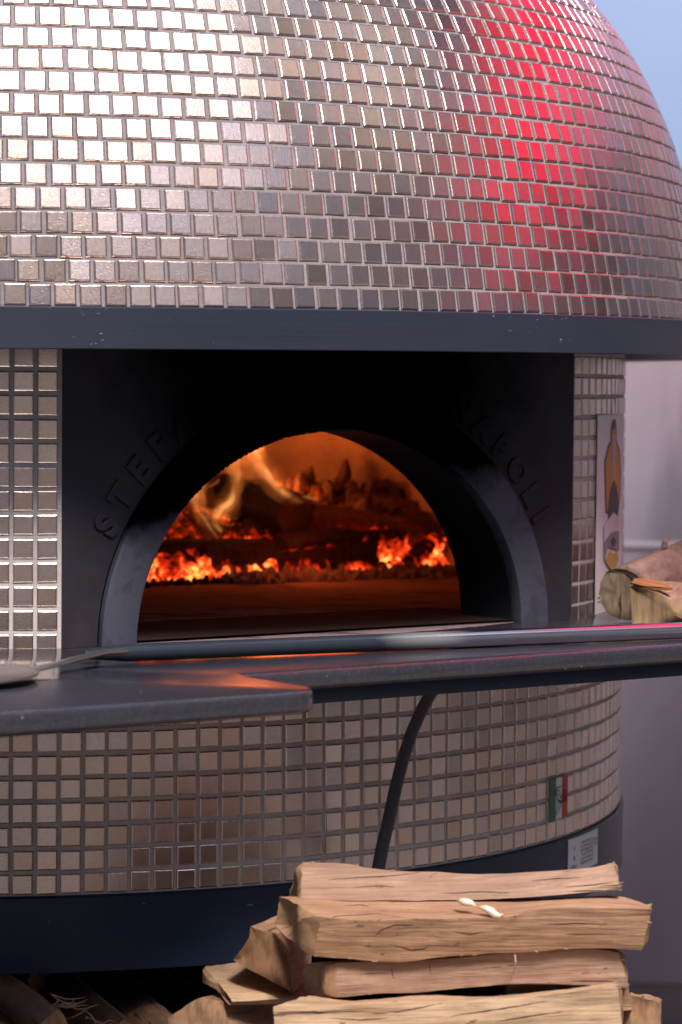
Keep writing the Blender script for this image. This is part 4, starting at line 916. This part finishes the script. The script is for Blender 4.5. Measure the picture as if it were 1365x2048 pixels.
for a0, a1, d, h, lb in ((51, 80, 13, 21, "tall brown building behind right of the camera"), (96, 119, 12, 18, "broad brown building right of the oven")):
    p0, p1 = AZ(a0, d, 0), AZ(a1, d, 0); v = (p1 - p0).normalized(); nn_ = Vector((-v.y, v.x, 0)) * -3.0
    bx = [Vector((p.x, p.y, GROUND)) for p in (p0, p1, p1 + nn_, p0 + nn_)]
    me = mesh('building', bx + [q_ + Vector((0, 0, h - GROUND)) for q_ in bx], [(0, 1, 5, 4), (1, 2, 6, 5), (2, 3, 7, 6), (3, 0, 4, 7), (4, 5, 6, 7)])
    bm = bmesh.new(); bm.from_mesh(me); bmesh.ops.recalc_face_normals(bm, faces=bm.faces); bm.to_mesh(me); bm.free()
    b_ = put('building', me, None, M_BR); b_['label'] = lb; b_['category'] = "building"; b_['group'] = "buildings round the square"
m = MT("plaster_facade"); m.set(Base_Color=m.ramp(m.noise(0.7, 4), [(0.3, (0.50, 0.41, 0.36)), (0.7, (0.68, 0.58, 0.52))]), Roughness=0.9)
for i, (a0, a1, d, h) in enumerate(((45, 80, 11.5, 6.0), (-40, 21, 12, 4.9), (22, 50, 16, 7.6), (81, 95, 13, 9.5), (129, 150, 9, 3.2))):
    p0, p1 = AZ(a0, d, 0), AZ(a1, d, 0); v = (p1 - p0).normalized(); nn_ = Vector((-v.y, v.x, 0)) * -2.0
    bx = [Vector((p.x, p.y, GROUND)) for p in (p0, p1, p1 + nn_, p0 + nn_)]
    me = mesh('building', bx + [q_ + Vector((0, 0, h - GROUND)) for q_ in bx], [(0, 1, 5, 4), (1, 2, 6, 5), (2, 3, 7, 6), (3, 0, 4, 7), (4, 5, 6, 7)])
    bm = bmesh.new(); bm.from_mesh(me); bmesh.ops.recalc_face_normals(bm, faces=bm.faces); bm.to_mesh(me); bm.free()
    b_ = put('building', me, None, m.m); b_['label'] = ["low plastered building in front of the tall brown one", "plain plastered building far behind the camera, leftmost of four", "plain plastered building behind the camera, second of four", "plain plastered building behind right of the camera, third of four", "plain plastered building right of the oven, last of four"][i]; b_['category'] = "building"; b_['group'] = "buildings round the square"
m = MT("pale_paving"); m.set(Base_Color=m.ramp(m.noise(2.0, 4), [(0.3, (0.17, 0.145, 0.125)), (0.7, (0.25, 0.215, 0.19))]), Roughness=0.85)
put('pavement', mesh('pavement', [(-20, -20, GROUND + .004), (20, -20, GROUND + .004), (20, 1.6, GROUND + .004), (-20, 1.6, GROUND + .004), (2.0, 1.6, GROUND + .004), (20, 10, GROUND + .004), (2.0, 10, GROUND + .004)], [(0, 1, 2, 3), (4, 2, 5, 6)]), mat=m.m, kind='structure')

slab('roof', [AZ(a_, d_, 5.6) for a_, d_ in ((-42, 11.2), (-20, 10.2), (0, 10.2), (22, 11.2), (24, 14), (-44, 14))], 1.4, M_BR, "thick dark brown overhanging roof on the leftmost plastered building", "roof")

slab('cloth_reflector', [AZ(1, 5.6, -0.85), AZ(19, 5.6, -0.85), AZ(19, 5.6, 0.45), AZ(1, 5.6, 0.45)], 0.004, bpy.data.materials["white_reflector_cloth"], "white cloth reflector added behind the camera to lighten the left wall tiles", "reflector")  # unseen cloth added so the tiles left of the mouth mirror something pale
